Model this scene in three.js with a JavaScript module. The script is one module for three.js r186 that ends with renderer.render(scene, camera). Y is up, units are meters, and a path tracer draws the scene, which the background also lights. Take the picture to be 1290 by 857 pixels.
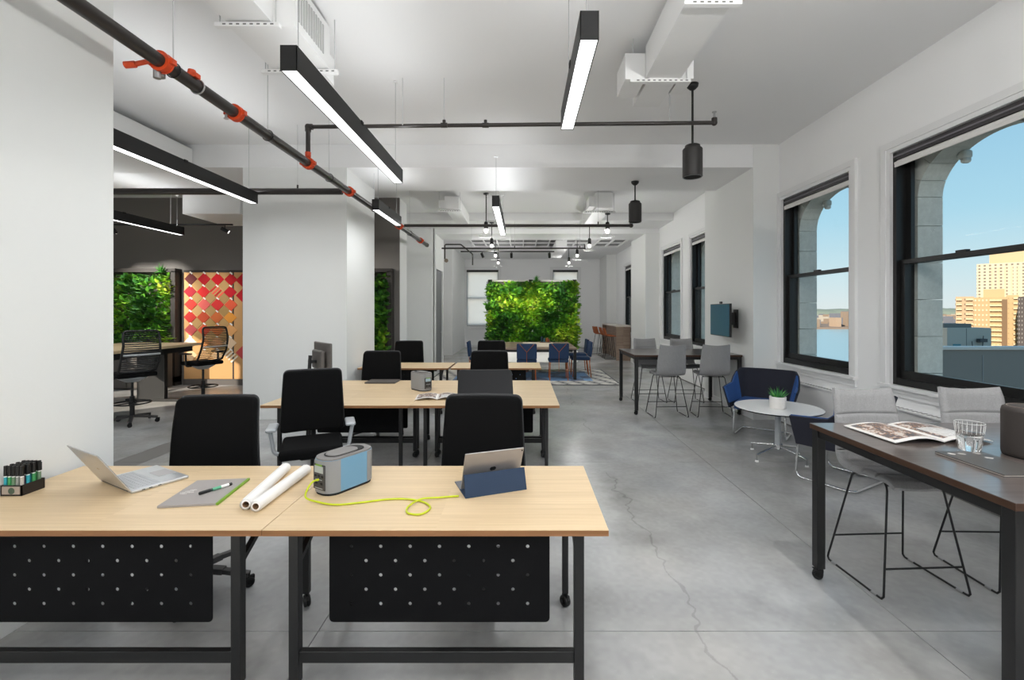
import * as THREE from 'three';
import { RoundedBoxGeometry } from 'three/addons/geometries/RoundedBoxGeometry.js';
import { mergeGeometries, mergeVertices, toCreasedNormals } from 'three/addons/utils/BufferGeometryUtils.js';
import { RectAreaLightUniformsLib } from 'three/addons/lights/RectAreaLightUniformsLib.js';

// ---------------------------------------------------------------- camera, sky, sun, exposure
const scene = new THREE.Scene();
const IMG_W = 1290, IMG_H = 857, FOCAL = 580, EYE = 1.65, VPX = 658, VPY = 391.7;
const camera = new THREE.PerspectiveCamera(2 * Math.atan(IMG_H / 2 / FOCAL) * 180 / Math.PI, IMG_W / IMG_H, 0.05, 20000);
camera.position.set(0, EYE, 0);
camera.setViewOffset(IMG_W, IMG_H, IMG_W / 2 - VPX, IMG_H / 2 - VPY, IMG_W, IMG_H);   // shifted lens: verticals stay vertical
const renderer = new THREE.WebGLRenderer();
renderer.toneMapping = THREE.LinearToneMapping;
renderer.toneMappingExposure = 1.03;
renderer.shadowMap.enabled = true;
RectAreaLightUniformsLib.init();
{ // clear winter sky: pale at the horizon, blue above, the same all round
  const w = 16, h = 256, data = new Float32Array(w * h * 4);
  const stops = [[0, [0.72, 0.80, 0.80]], [0.06, [0.60, 0.78, 0.83]], [0.16, [0.40, 0.68, 0.82]], [0.35, [0.27, 0.53, 0.74]], [1, [0.16, 0.36, 0.62]]];
  for (let j = 0; j < h; j++) {
    const e = Math.max(0, Math.sin(((j + 0.5) / h - 0.5) * Math.PI));
    let k = 0; while (k < stops.length - 2 && e > stops[k + 1][0]) k++;
    const t = Math.min(1, (e - stops[k][0]) / (stops[k + 1][0] - stops[k][0]));
    for (let i = 0; i < w; i++) for (let c = 0; c < 4; c++) data[(j * w + i) * 4 + c] = c === 3 ? 1 : stops[k][1][c] + (stops[k + 1][1][c] - stops[k][1][c]) * t;
  }
  const t = new THREE.DataTexture(data, w, h, THREE.RGBAFormat, THREE.FloatType);
  t.mapping = THREE.EquirectangularReflectionMapping; t.magFilter = THREE.LinearFilter; t.needsUpdate = true;
  scene.background = t; scene.backgroundIntensity = 1.0;
}
const sun = new THREE.DirectionalLight(new THREE.Color(1.0, 0.91, 0.77), 6.6);
sun.position.set(-60, 38, 60); sun.target.position.set(0, 0, 0); sun.castShadow = true;
Object.assign(sun.shadow.camera, { left: -60, right: 60, top: 60, bottom: -60, near: 1, far: 300 }); sun.shadow.mapSize.set(4096, 4096);
scene.add(sun, sun.target);
const LIGHT_DOWN = 29, LIGHT_UP = 11.5, PENDANT = 2.4, SPOT = 22;     // radiance of the linear pendants, candela of the small lamps

// ---------------------------------------------------------------- helpers
let seed = 7;
const rnd = () => { seed = (seed * 1664525 + 1013904223) >>> 0; return seed / 4294967296; };
const rr = (a, b) => a + (b - a) * rnd();
const V = (x, y, z) => new THREE.Vector3(x, y, z);
const px = (x, d) => (x - VPX) * d / FOCAL;                    // picture column at depth d -> x in metres
const py = (y, d) => EYE - (y - VPY) * d / FOCAL;              // picture row at depth d -> height
const taken = {};
function numbered(n) { if (taken[n] === undefined) { taken[n] = 0; return n; } taken[n]++; return n + '_' + String(taken[n]).padStart(3, '0'); }
function uvMetres(g) {                                         // box-projected texture coordinates in metres
  const p = g.attributes.position, n = g.attributes.normal, uv = new Float32Array(p.count * 2);
  for (let i = 0; i < p.count; i++) {
    const ax = Math.abs(n.getX(i)), ay = Math.abs(n.getY(i)), az = Math.abs(n.getZ(i));
    let u, v;
    if (ay >= ax && ay >= az) { u = p.getX(i); v = p.getZ(i); } else if (ax >= az) { u = p.getZ(i); v = p.getY(i); } else { u = p.getX(i); v = p.getY(i); }
    uv[i * 2] = u; uv[i * 2 + 1] = v;
  }
  g.setAttribute('uv', new THREE.BufferAttribute(uv, 2)); return g;
}
function prep(g) { g = g.index ? g.toNonIndexed() : g; for (const k of Object.keys(g.attributes)) if (!['position', 'normal', 'uv'].includes(k)) g.deleteAttribute(k); if (!g.attributes.uv) g.setAttribute('uv', new THREE.BufferAttribute(new Float32Array(g.attributes.position.count * 2), 2)); return g; }
const join = (gs) => Array.isArray(gs) ? (gs.length === 1 ? gs[0] : mergeGeometries(gs.map(prep))) : gs;
function obj(name, geos, mat, parent = scene, keepUv) {
  let g = join(geos); if (!keepUv && (mat.map || mat.bumpMap || mat.roughnessMap)) g = uvMetres(g);
  const m = new THREE.Mesh(g, mat); m.name = parent === scene ? numbered(name) : name; m.castShadow = m.receiveShadow = true; parent.add(m); return m;
}
function tag(o, label, category, group, kind) { if (label) o.userData.label = label; if (category) o.userData.category = category; if (group) o.userData.group = group; if (kind) o.userData.kind = kind; return o; }
function thing(name, label, category, pos = [0, 0, 0], turn = 0, group) { const o = new THREE.Group(); o.name = numbered(name); scene.add(o); o.position.set(...pos); o.rotation.y = turn; return tag(o, label, category, group); }
function dup(root, label, pos, turn = 0, group) { const r = root.clone(); r.name = numbered(root.name.replace(/_\d{3}$/, '')); scene.add(r); r.position.set(...pos); r.rotation.set(0, turn, 0); r.userData = { ...root.userData, label }; if (group) r.userData.group = group; return r; }
function struct(name, geos, mat, parent = scene) { const m = obj(name, geos, mat, parent); if (parent === scene) m.userData.kind = 'structure'; return m; }
function sgroup(name, pos = [0, 0, 0]) { const o = new THREE.Group(); o.name = numbered(name); o.userData.kind = 'structure'; o.position.set(...pos); scene.add(o); return o; }
const bx = (w, h, d, x = 0, y = 0, z = 0) => new THREE.BoxGeometry(w, h, d).translate(x, y, z);
const B = (x0, x1, y0, y1, d0, d1) => bx(Math.abs(x1 - x0), Math.abs(y1 - y0), Math.abs(d1 - d0), (x0 + x1) / 2, (y0 + y1) / 2, -(d0 + d1) / 2);   // by limits; d is depth from the camera
const rb = (w, h, d, r, x = 0, y = 0, z = 0, s = 2) => new RoundedBoxGeometry(w, h, d, s, Math.min(r, w / 2.01, h / 2.01, d / 2.01)).translate(x, y, z);
const cyl = (r0, r1, h, x = 0, y = 0, z = 0, s = 20) => new THREE.CylinderGeometry(r0, r1, h, s).translate(x, y, z);
const rod = (a, b, r, s = 10, r1 = r) => { const A = V(...a), Bv = V(...b), L = A.distanceTo(Bv); return new THREE.CylinderGeometry(r1, r, L, s).applyQuaternion(new THREE.Quaternion().setFromUnitVectors(V(0, 1, 0), Bv.clone().sub(A).normalize())).translate(...A.add(Bv).multiplyScalar(0.5).toArray()); };
const bar = (a, b, w, h) => { const A = V(...a), Bv = V(...b), L = A.distanceTo(Bv); const m = new THREE.Matrix4().lookAt(Bv, A, Math.abs(Bv.y - A.y) > 0.98 * L ? V(1, 0, 0) : V(0, 1, 0)); return new THREE.BoxGeometry(w, h, L).applyMatrix4(m).translate(...A.add(Bv).multiplyScalar(0.5).toArray()); };
const tube = (pts, r, seg = 40, rs = 8, closed = false, tension = 0.5) => new THREE.TubeGeometry(new THREE.CatmullRomCurve3(pts.map((p) => V(...p)), closed, 'catmullrom', tension), seg, r, rs, closed);
function bent(pts, rad, r, rs = 8) {                            // a rod with rounded bends
  const path = new THREE.CurvePath(); let prev = V(...pts[0]);
  for (let i = 1; i < pts.length - 1; i++) {
    const P = V(...pts[i]), a = V(...pts[i - 1]).sub(P), b = V(...pts[i + 1]).sub(P), k = Math.min(rad, a.length() * 0.45, b.length() * 0.45);
    const s = P.clone().add(a.normalize().multiplyScalar(k)), e = P.clone().add(b.normalize().multiplyScalar(k));
    path.add(new THREE.LineCurve3(prev, s)); path.add(new THREE.QuadraticBezierCurve3(s, P, e)); prev = e;
  }
  path.add(new THREE.LineCurve3(prev, V(...pts[pts.length - 1])));
  return new THREE.TubeGeometry(path, pts.length * 14, r, rs, false);
}
const lathe = (pts, s = 32) => new THREE.LatheGeometry(pts.map(([x, y]) => new THREE.Vector2(x, y)), s);
const turnX = (g, a) => g.rotateX(a), turnY = (g, a) => g.rotateY(a), turnZ = (g, a) => g.rotateZ(a);
function roundShape(w0, w1, h, r) {                             // w0 at the bottom, w1 at the top, foot at y = 0
  const s = new THREE.Shape(), P = [[-w0 / 2, 0], [w0 / 2, 0], [w1 / 2, h], [-w1 / 2, h]];
  P.forEach(([x, y], i) => {
    const a = P[(i + 3) % 4], b = P[(i + 1) % 4], da = Math.hypot(a[0] - x, a[1] - y), db = Math.hypot(b[0] - x, b[1] - y);
    const s0 = [x + (a[0] - x) * r / da, y + (a[1] - y) * r / da], s1 = [x + (b[0] - x) * r / db, y + (b[1] - y) * r / db];
    if (i === 0) s.moveTo(...s0); else s.lineTo(...s0);
    s.quadraticCurveTo(x, y, ...s1);
  });
  s.closePath(); return s;
}
const slab = (shape, t, bevel = 0.004, seg = 2, cs = 10) => new THREE.ExtrudeGeometry(shape, { depth: t - 2 * bevel, bevelEnabled: bevel > 0, bevelThickness: bevel, bevelSize: bevel, bevelOffset: -bevel, bevelSegments: seg, curveSegments: cs }).translate(0, 0, bevel - t / 2);
function warp(g, f) { const p = g.attributes.position, v = V(0, 0, 0); for (let i = 0; i < p.count; i++) { v.fromBufferAttribute(p, i); f(v); p.setXYZ(i, v.x, v.y, v.z); } g.computeVertexNormals(); return g; }
function sheet(fn, nu, nv, thick) {                             // a closed padded sheet: fn(u, v) -> {p, n, t}
  const pos = [], idx = [], put = (q) => { pos.push(q.x, q.y, q.z); return pos.length / 3 - 1; };
  const top = [], bot = [];
  for (let j = 0; j <= nv; j++) for (let i = 0; i <= nu; i++) {
    const u = i / nu, v = j / nv, e = 1e-3, P = fn(u, v), a = fn(Math.min(1, u + e), v).p.clone().sub(fn(Math.max(0, u - e), v).p), b = fn(u, Math.min(1, v + e)).p.clone().sub(fn(u, Math.max(0, v - e)).p);
    const n = a.cross(b).normalize();
    top.push(put(P.p.clone().addScaledVector(n, P.t ?? thick))); bot.push(put(P.p.clone()));
  }
  const q = (a, b, c, d) => idx.push(a, b, c, a, c, d), W = nu + 1;
  for (let j = 0; j < nv; j++) for (let i = 0; i < nu; i++) { const k = j * W + i; q(top[k], top[k + 1], top[k + 1 + W], top[k + W]); q(bot[k], bot[k + W], bot[k + 1 + W], bot[k + 1]); }
  for (let i = 0; i < nu; i++) { const k = i, m = nv * W + i; q(top[k + 1], top[k], bot[k], bot[k + 1]); q(top[m], top[m + 1], bot[m + 1], bot[m]); }
  for (let j = 0; j < nv; j++) { const k = j * W, m = k + nu; q(top[k], top[k + W], bot[k + W], bot[k]); q(top[m + W], top[m], bot[m], bot[m + W]); }
  const g = new THREE.BufferGeometry(); g.setAttribute('position', new THREE.Float32BufferAttribute(pos, 3)); g.setIndex(idx); g.computeVertexNormals(); return toCreasedNormals(g, 0.9);
}

// ---------------------------------------------------------------- textures
function noiseGrid(n, s) { let q = s; const r = () => { q = (q * 1664525 + 1013904223) >>> 0; return q / 4294967296; }; const a = new Float32Array(n * n); for (let i = 0; i < n * n; i++) a[i] = r(); return (x, y) => { const xi = Math.floor(x), yi = Math.floor(y), fx = x - xi, fy = y - yi, u = fx * fx * (3 - 2 * fx), v = fy * fy * (3 - 2 * fy), m = (k) => ((k % n) + n) % n, A = a[m(yi) * n + m(xi)], Bq = a[m(yi) * n + m(xi + 1)], C = a[m(yi + 1) * n + m(xi)], D = a[m(yi + 1) * n + m(xi + 1)]; return A + (Bq - A) * u + (C - A) * v + (A - Bq - C + D) * u * v; }; }
function tex(w, h, fn, srgb, repeatX = 1, repeatY = 1) {
  const d = new Uint8Array(w * h * 4);
  for (let j = 0; j < h; j++) for (let i = 0; i < w; i++) { const c = fn(i / w, j / h), k = (j * w + i) * 4; for (let q = 0; q < 3; q++) d[k + q] = Math.max(0, Math.min(255, c[q])); d[k + 3] = 255; }
  const t = new THREE.DataTexture(d, w, h); t.magFilter = THREE.LinearFilter; t.minFilter = THREE.LinearFilter; t.wrapS = t.wrapT = THREE.RepeatWrapping; if (srgb) t.colorSpace = THREE.SRGBColorSpace; t.repeat.set(repeatX, repeatY); t.needsUpdate = true; return t;
}
const N = [8, 16, 32, 64, 128, 256].map((n, i) => noiseGrid(n, 11 + i * 77));
const fbm = (u, v, w = [1, 0.5, 0.25, 0.13, 0.06, 0.03]) => { let s = 0, t = 0; w.forEach((k, i) => { if (k) { const n = 8 << i; s += k * N[i](u * n, v * n); t += k; } }); return s / t; };
const cracks = (u, v) => { const wob = 0.02 * (N[2](u * 32, v * 32) - 0.5) + 0.008 * (N[4](u * 128, v * 128) - 0.5); const e = Math.abs(((v + wob + 0.37) % 1) - 0.5); return e < 0.0011 && N[0](u * 8, 3.3) > 0.35 ? 1 : 0; };
const concreteMap = tex(1536, 1536, (u, v) => {
  const big = fbm(u, v, [1, 0.7, 0.5, 0.2]) - 0.5, fine = N[5](u * 256, v * 256) - 0.5, spk = N[5](u * 700, v * 700), tint = N[1](u * 16 + 5, v * 16) - 0.5;
  const stain = Math.max(0, fbm(u + 0.31, v + 0.17, [0.6, 1, 0.5, 0.3]) - 0.6) * 90, pale = Math.max(0, fbm(u + 0.71, v + 0.53, [0.6, 1, 0.6, 0.4, 0.2]) - 0.5) * 40;
  let c = 169 + big * 62 + fine * 8 + (spk > 0.94 ? 5 : 0) - stain + pale; if (cracks(u, v) || cracks(v + 0.2, u)) c -= 15;
  return [c + tint * 3, c, c - tint * 4 - 1];
}, true, 1 / 7, 1 / 7);
const woodMap = (base, amp, s) => tex(768, 512, (u, v) => {
  const g = N[4](u * 6 + s, v * 128) * 0.5 + N[5](u * 14, v * 256 + s) * 0.35 + N[3](u * 3, v * 64) * 0.4 - 0.62, b = N[1](u * 2 + s, v * 16) - 0.5, k = g * amp + b * amp * 0.5;
  return [base[0] + k, base[1] + k * 1.05, base[2] + k * 1.15];
}, true, 1 / 1.6, 1 / 0.8);
const mapleMap = woodMap([216, 190, 152], 18, 3), walnutMap = woodMap([92, 82, 77], 26, 9), oakGreyMap = woodMap([142, 122, 106], 34, 5), plyMap = woodMap([176, 138, 98], 26, 1);
const plasterBump = tex(512, 512, (u, v) => { const c = 128 + 90 * (fbm(u, v, [0.2, 0.3, 0.5, 0.6, 0.6, 0.5]) - 0.5); return [c, c, c]; }, false, 1 / 1.2, 1 / 1.2);
const weave = (a, b) => tex(256, 256, (u, v) => { const w = (Math.sin(u * 402.1) * Math.sin(v * 402.1)), n = fbm(u, v, [0.2, 0.2, 0.4, 0.8, 1, 1]) - 0.5, t = 0.5 + 0.3 * w + n * 1.1; return [0, 1, 2].map((k) => a[k] + (b[k] - a[k]) * t); }, true, 8, 8);
const greyWeave = weave([118, 118, 119], [178, 177, 177]), navyWeave = weave([26, 44, 72], [48, 74, 112]), blackWeave = weave([5, 5, 6], [14, 14, 15]), blueWeave = weave([30, 66, 124], [50, 92, 152]);
const stoneMap = tex(512, 512, (u, v) => { const k = (fbm(u, v, [0.5, 0.5, 0.6, 0.6, 0.5, 0.5]) - 0.5) * 40; return [190 + k, 196 + k, 190 + k]; }, true, 1 / 1.5, 1 / 1.5);

// ---------------------------------------------------------------- materials
const mat = (c, rough = 0.6, metal = 0, extra = {}) => new THREE.MeshPhysicalMaterial({ color: c, roughness: rough, metalness: metal, ...extra });
const M = {
  wall: mat('#f4f4f4', 0.82, 0, { bumpMap: plasterBump, bumpScale: 0.0012 }),
  ceiling: mat('#efefef', 0.9, 0, { bumpMap: plasterBump, bumpScale: 0.002 }),
  column: mat('#e6e7e5', 0.8, 0, { bumpMap: plasterBump, bumpScale: 0.0012 }),
  darkWall: mat('#726e6a', 0.8, 0, { bumpMap: plasterBump, bumpScale: 0.0012 }),
  trim: mat('#e8e8e8', 0.5),
  concrete: mat('#ffffff', 0.25, 0, { map: concreteMap, specularIntensity: 0.9 }),
  joint: mat('#4d4c4a', 0.9), strip: mat('#6d6b68', 0.6),
  maple: mat('#ffffff', 0.42, 0, { map: mapleMap }), ply: mat('#cbb39d', 0.6, 0, { map: plyMap }),
  walnut: mat('#ffffff', 0.3, 0, { map: walnutMap, clearcoat: 0.7, clearcoatRoughness: 0.16 }), oakGrey: mat('#ffffff', 0.5, 0, { map: oakGreyMap }),
  black: mat('#0c0c0d', 0.5), blackMetal: mat('#0e0e0f', 0.45), blackMatt: mat('#0a0a0b', 0.75), panelBlack: mat('#08080a', 0.7, 0, { specularIntensity: 0.35 }),
  pipe: mat('#35312f', 0.3, 0.2), orange: mat('#d84a1e', 0.45), steel: mat('#b9b9ba', 0.3, 0.9), chrome: mat('#d9dadb', 0.14, 1), silverPlastic: mat('#b8bcc0', 0.4, 0.35),
  ductWhite: mat('#e9e9e8', 0.55), wire: mat('#c9c9c9', 0.5), wireDark: mat('#8b8b8b', 0.5),
  blackFabric: mat('#ffffff', 0.95, 0, { map: blackWeave, specularIntensity: 0.4 }),
  greyFabric: mat('#ffffff', 0.95, 0, { map: greyWeave }), navyFabric: mat('#ffffff', 0.92, 0, { map: navyWeave }), blueFabric: mat('#ffffff', 0.92, 0, { map: blueWeave }), darkNavy: mat('#1d1f2b', 0.9),
  seam: mat('#6e6e6f', 0.95), copper: mat('#b4663a', 0.35, 0.6), cognac: mat('#a65a30', 0.55),
  white: mat('#eeeeec', 0.4), whiteGloss: mat('#f2f2f1', 0.25), paper: mat('#f1efec', 0.75), cardboard: mat('#8c6b4c', 0.9), hollow: mat('#3a2a1e', 0.95),
  aluminium: mat('#c9cbcd', 0.32, 0.75), keys: mat('#b9bbbe', 0.55), trackpad: mat('#b5b2b3', 0.4, 0.3), screenOff: mat('#0b0c0e', 0.12),
  stationBlue: mat('#6a97b4', 0.42), stationGrey: mat('#8b8c8d', 0.45), stationDark: mat('#3b3a3a', 0.5), stationTop: mat('#7a7775', 0.42), lcd: mat('#a9b0aa', 0.3), green: mat('#6f9a1e', 0.5), cable: mat('#c3cf1e', 0.45),
  coverNavy: mat('#1b304a', 0.75), notebook: mat('#9d9794', 0.7), darkBook: mat('#4a4744', 0.45),
  glass: new THREE.MeshPhysicalMaterial({ color: '#ffffff', roughness: 0.0, transmission: 1, thickness: 0, ior: 1.07 }),
  shadeGlass: new THREE.MeshPhysicalMaterial({ color: '#ffffff', roughness: 0.02, transmission: 1, thickness: 0, ior: 1.46, side: THREE.DoubleSide }),
  clearGlass: new THREE.MeshPhysicalMaterial({ color: '#ffffff', roughness: 0.02, transmission: 1, thickness: 0.01, ior: 1.46 }),
  water: new THREE.MeshPhysicalMaterial({ color: '#ffffff', roughness: 0.0, transmission: 1, thickness: 0.05, ior: 1.33 }),
  shadeCloth: new THREE.MeshPhysicalMaterial({ color: '#fbfbfa', roughness: 1, transmission: 0.85, thickness: 0, side: THREE.DoubleSide }),
  frameBlack: mat('#0d0d0d', 0.42), blindHead: mat('#3d3a3c', 0.5), blindRoll: mat('#e4e2e0', 0.7),
  stone: mat('#ffffff', 0.85, 0, { map: stoneMap }),
  diffuser: mat('#ffffff', 0.6, 0, { emissive: new THREE.Color(0.98, 0.99, 1), emissiveIntensity: 2.2 }),
  bulb: mat('#ffffff', 0.4, 0, { emissive: new THREE.Color(1, 0.95, 0.88), emissiveIntensity: 4 }),
  kick: mat('#55504e', 0.6), board: mat('#c99a66', 0.85), boardFrame: mat('#2e2926', 0.55), tagWhite: mat('#efe9e2', 0.7),
  soil: mat('#1d1a14', 0.95), succulent: mat('#3f8f45', 0.5),
};

// ---------------------------------------------------------------- the room shell
const XR = 3.9, XL = -2.62, CEIL = 4.18, BEAM = 3.83, LOWCEIL = 3.99, BACK = 20.8, REAR = -4.0, XFAR = -10.5;
const BAYS = [[6.99, 8.84], [13.1, 14.84], [0.9, 2.73]];             // pilasters along the window wall
{
  const floor = sgroup('floor');
  obj('slab_bed', B(XFAR - 0.2, XR + 0.2, -0.3, -0.012, REAR - 0.2, BACK + 0.2), M.joint, floor);
  const xs = [XFAR - 0.2, -7.4, -4.45, -4.12, -1.05, 2.01, XR + 0.15], ds = [REAR - 0.2, -0.3, 2.37, 5.02, 7.65, 10.3, 12.9, 15.5, 18.1, BACK + 0.15], g = 0.0022;
  for (let i = 0; i < xs.length - 1; i++) for (let j = 0; j < ds.length - 1; j++) {
    const strip = xs[i] === -4.45;
    obj(strip ? 'dark_strip' : 'slab', B(xs[i] + g, xs[i + 1] - g, -0.012, 0, ds[j] + g, ds[j + 1] - g), strip ? M.strip : M.concrete, floor);  // one run of slabs in a darker grey
  }
  struct('ceiling', [B(XFAR - 0.2, XR + 0.2, CEIL, CEIL + 0.3, REAR - 0.2, 11.9), B(XFAR - 0.2, XR + 0.2, LOWCEIL, CEIL + 0.3, 11.9, BACK + 0.2)], M.ceiling);
  for (const [d0, d1] of [[7.0, 8.36], [0.95, 2.3]]) struct('trim_beam', B(XFAR, XR, BEAM, CEIL + 0.05, d0, d1), M.ceiling);
  struct('trim_beam', B(-3.4, XR, BEAM + 0.02, CEIL + 0.05, 13.14, 14.3), M.ceiling);
}
const UNSEEN_REARWIN = [[-9.6, -8.17], [-7.2, -5.77], [-1.9, -0.47], [0.5, 1.93]], UNSEEN_LEFTWIN = [[-2.5, -1.07], [0, 1.43], [3.4, 4.83], [5.8, 7.23]];
{ // unseen sash windows behind and beside the camera, placed to let sun in
  const wy0 = 0.88, wy1 = 3.31, gl = [], gr = []; let c = REAR - 0.2;
  for (const [a, b] of UNSEEN_LEFTWIN) { gl.push(B(XFAR - 0.2, XFAR, 0, CEIL, c, a), B(XFAR - 0.2, XFAR, 0, wy0, a, b), B(XFAR - 0.2, XFAR, wy1, CEIL, a, b)); c = b; }
  gl.push(B(XFAR - 0.2, XFAR, 0, CEIL, c, 10.95), B(-3.6, -3.4, 0, CEIL, 10.95, BACK)); struct('wall_left', gl, M.wall);
  c = XFAR; for (const [a, b] of UNSEEN_REARWIN) { gr.push(B(c, a, 0, CEIL, REAR - 0.2, REAR), B(a, b, 0, wy0, REAR - 0.2, REAR), B(a, b, wy1, CEIL, REAR - 0.2, REAR)); c = b; }
  gr.push(B(c, XR, 0, CEIL, REAR - 0.2, REAR)); struct('wall_rear', gr, M.wall);
  let n = 20; const ym = (wy0 + wy1) / 2;
  for (const [a, b] of UNSEEN_LEFTWIN) { const w = sgroup('window_' + n++), x = XFAR - 0.12; for (const [y0, y1, d0, d1] of [[wy0, wy0 + 0.12, a, b], [wy1 - 0.1, wy1, a, b], [ym - 0.03, ym + 0.03, a, b], [wy0, wy1, a, a + 0.08], [wy0, wy1, b - 0.08, b]]) obj('frame', B(x - 0.03, x + 0.03, y0, y1, d0, d1), M.frameBlack, w); obj('pane', B(x - 0.002, x + 0.002, wy0 + 0.1, wy1 - 0.1, a + 0.08, b - 0.08), M.glass, w); }
  for (const [a, b] of UNSEEN_REARWIN) { const w = sgroup('window_' + n++), d = REAR - 0.1; for (const [y0, y1, x0, x1] of [[wy0, wy0 + 0.12, a, b], [wy1 - 0.1, wy1, a, b], [ym - 0.03, ym + 0.03, a, b], [wy0, wy1, a, a + 0.08], [wy0, wy1, b - 0.08, b]]) obj('frame', B(x0, x1, y0, y1, d - 0.03, d + 0.03), M.frameBlack, w); obj('pane', B(a + 0.08, b - 0.08, wy0 + 0.1, wy1 - 0.1, d - 0.002, d + 0.002), M.glass, w); }
}
{ // dark partition at the end of the meeting area, its end painted light
  const w = sgroup('wall_dark');
  obj('face', B(XFAR, -2.75, 0, CEIL, 10.3, 10.34), M.darkWall, w); obj('core', B(XFAR, -2.75, 0, CEIL, 10.34, 10.95), M.column, w);
}
// columns between the two halves of the floor
struct('wall_column_near', B(-4.2, XL, 0, CEIL, 1.1, 2.95), M.column);
struct('wall_column_middle', B(-4.25, -2.667, 0, BEAM, 7.0, 8.3), M.column);
{
  const c = sgroup('wall_column_far');
  obj('shaft', [B(-3.6, -2.51, 0, CEIL, 13.1, 13.22), B(-3.6, -2.53, 0, CEIL, 13.22, 14.3), B(-2.53, -2.47, 2.86, CEIL, 13.1, 14.45), B(-2.53, -2.47, 0, 2.86, 13.1, 13.2), B(-2.53, -2.47, 0, 2.86, 14.3, 14.45), B(-3.6, -2.53, 0, CEIL, 14.3, 14.45)], M.column, c);
}
{ const d = sgroup('door_1'); obj('leaf', B(-2.528, -2.505, 0, 2.85, 13.21, 14.29), mat('#77787a', 0.6), d); obj('handle', [rod([-2.5, 1.0, -14.1], [-2.47, 1.0, -14.1], 0.012), rod([-2.475, 1.0, -14.1], [-2.475, 1.0, -13.97], 0.01)], M.steel, d); }
struct('wall_column_back', B(-3.6, -2.6, 0, LOWCEIL, 17.1, BACK), M.column);
for (const [d0, d1] of BAYS) struct('wall_pilaster', B(3.507, XR + 0.05, 0, d0 > 12 ? BEAM + 0.04 : CEIL, d0, d1), M.column);
struct('wall_pilaster', B(3.5, XR + 0.05, 0, LOWCEIL, 19.1, BACK), M.column);

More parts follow.
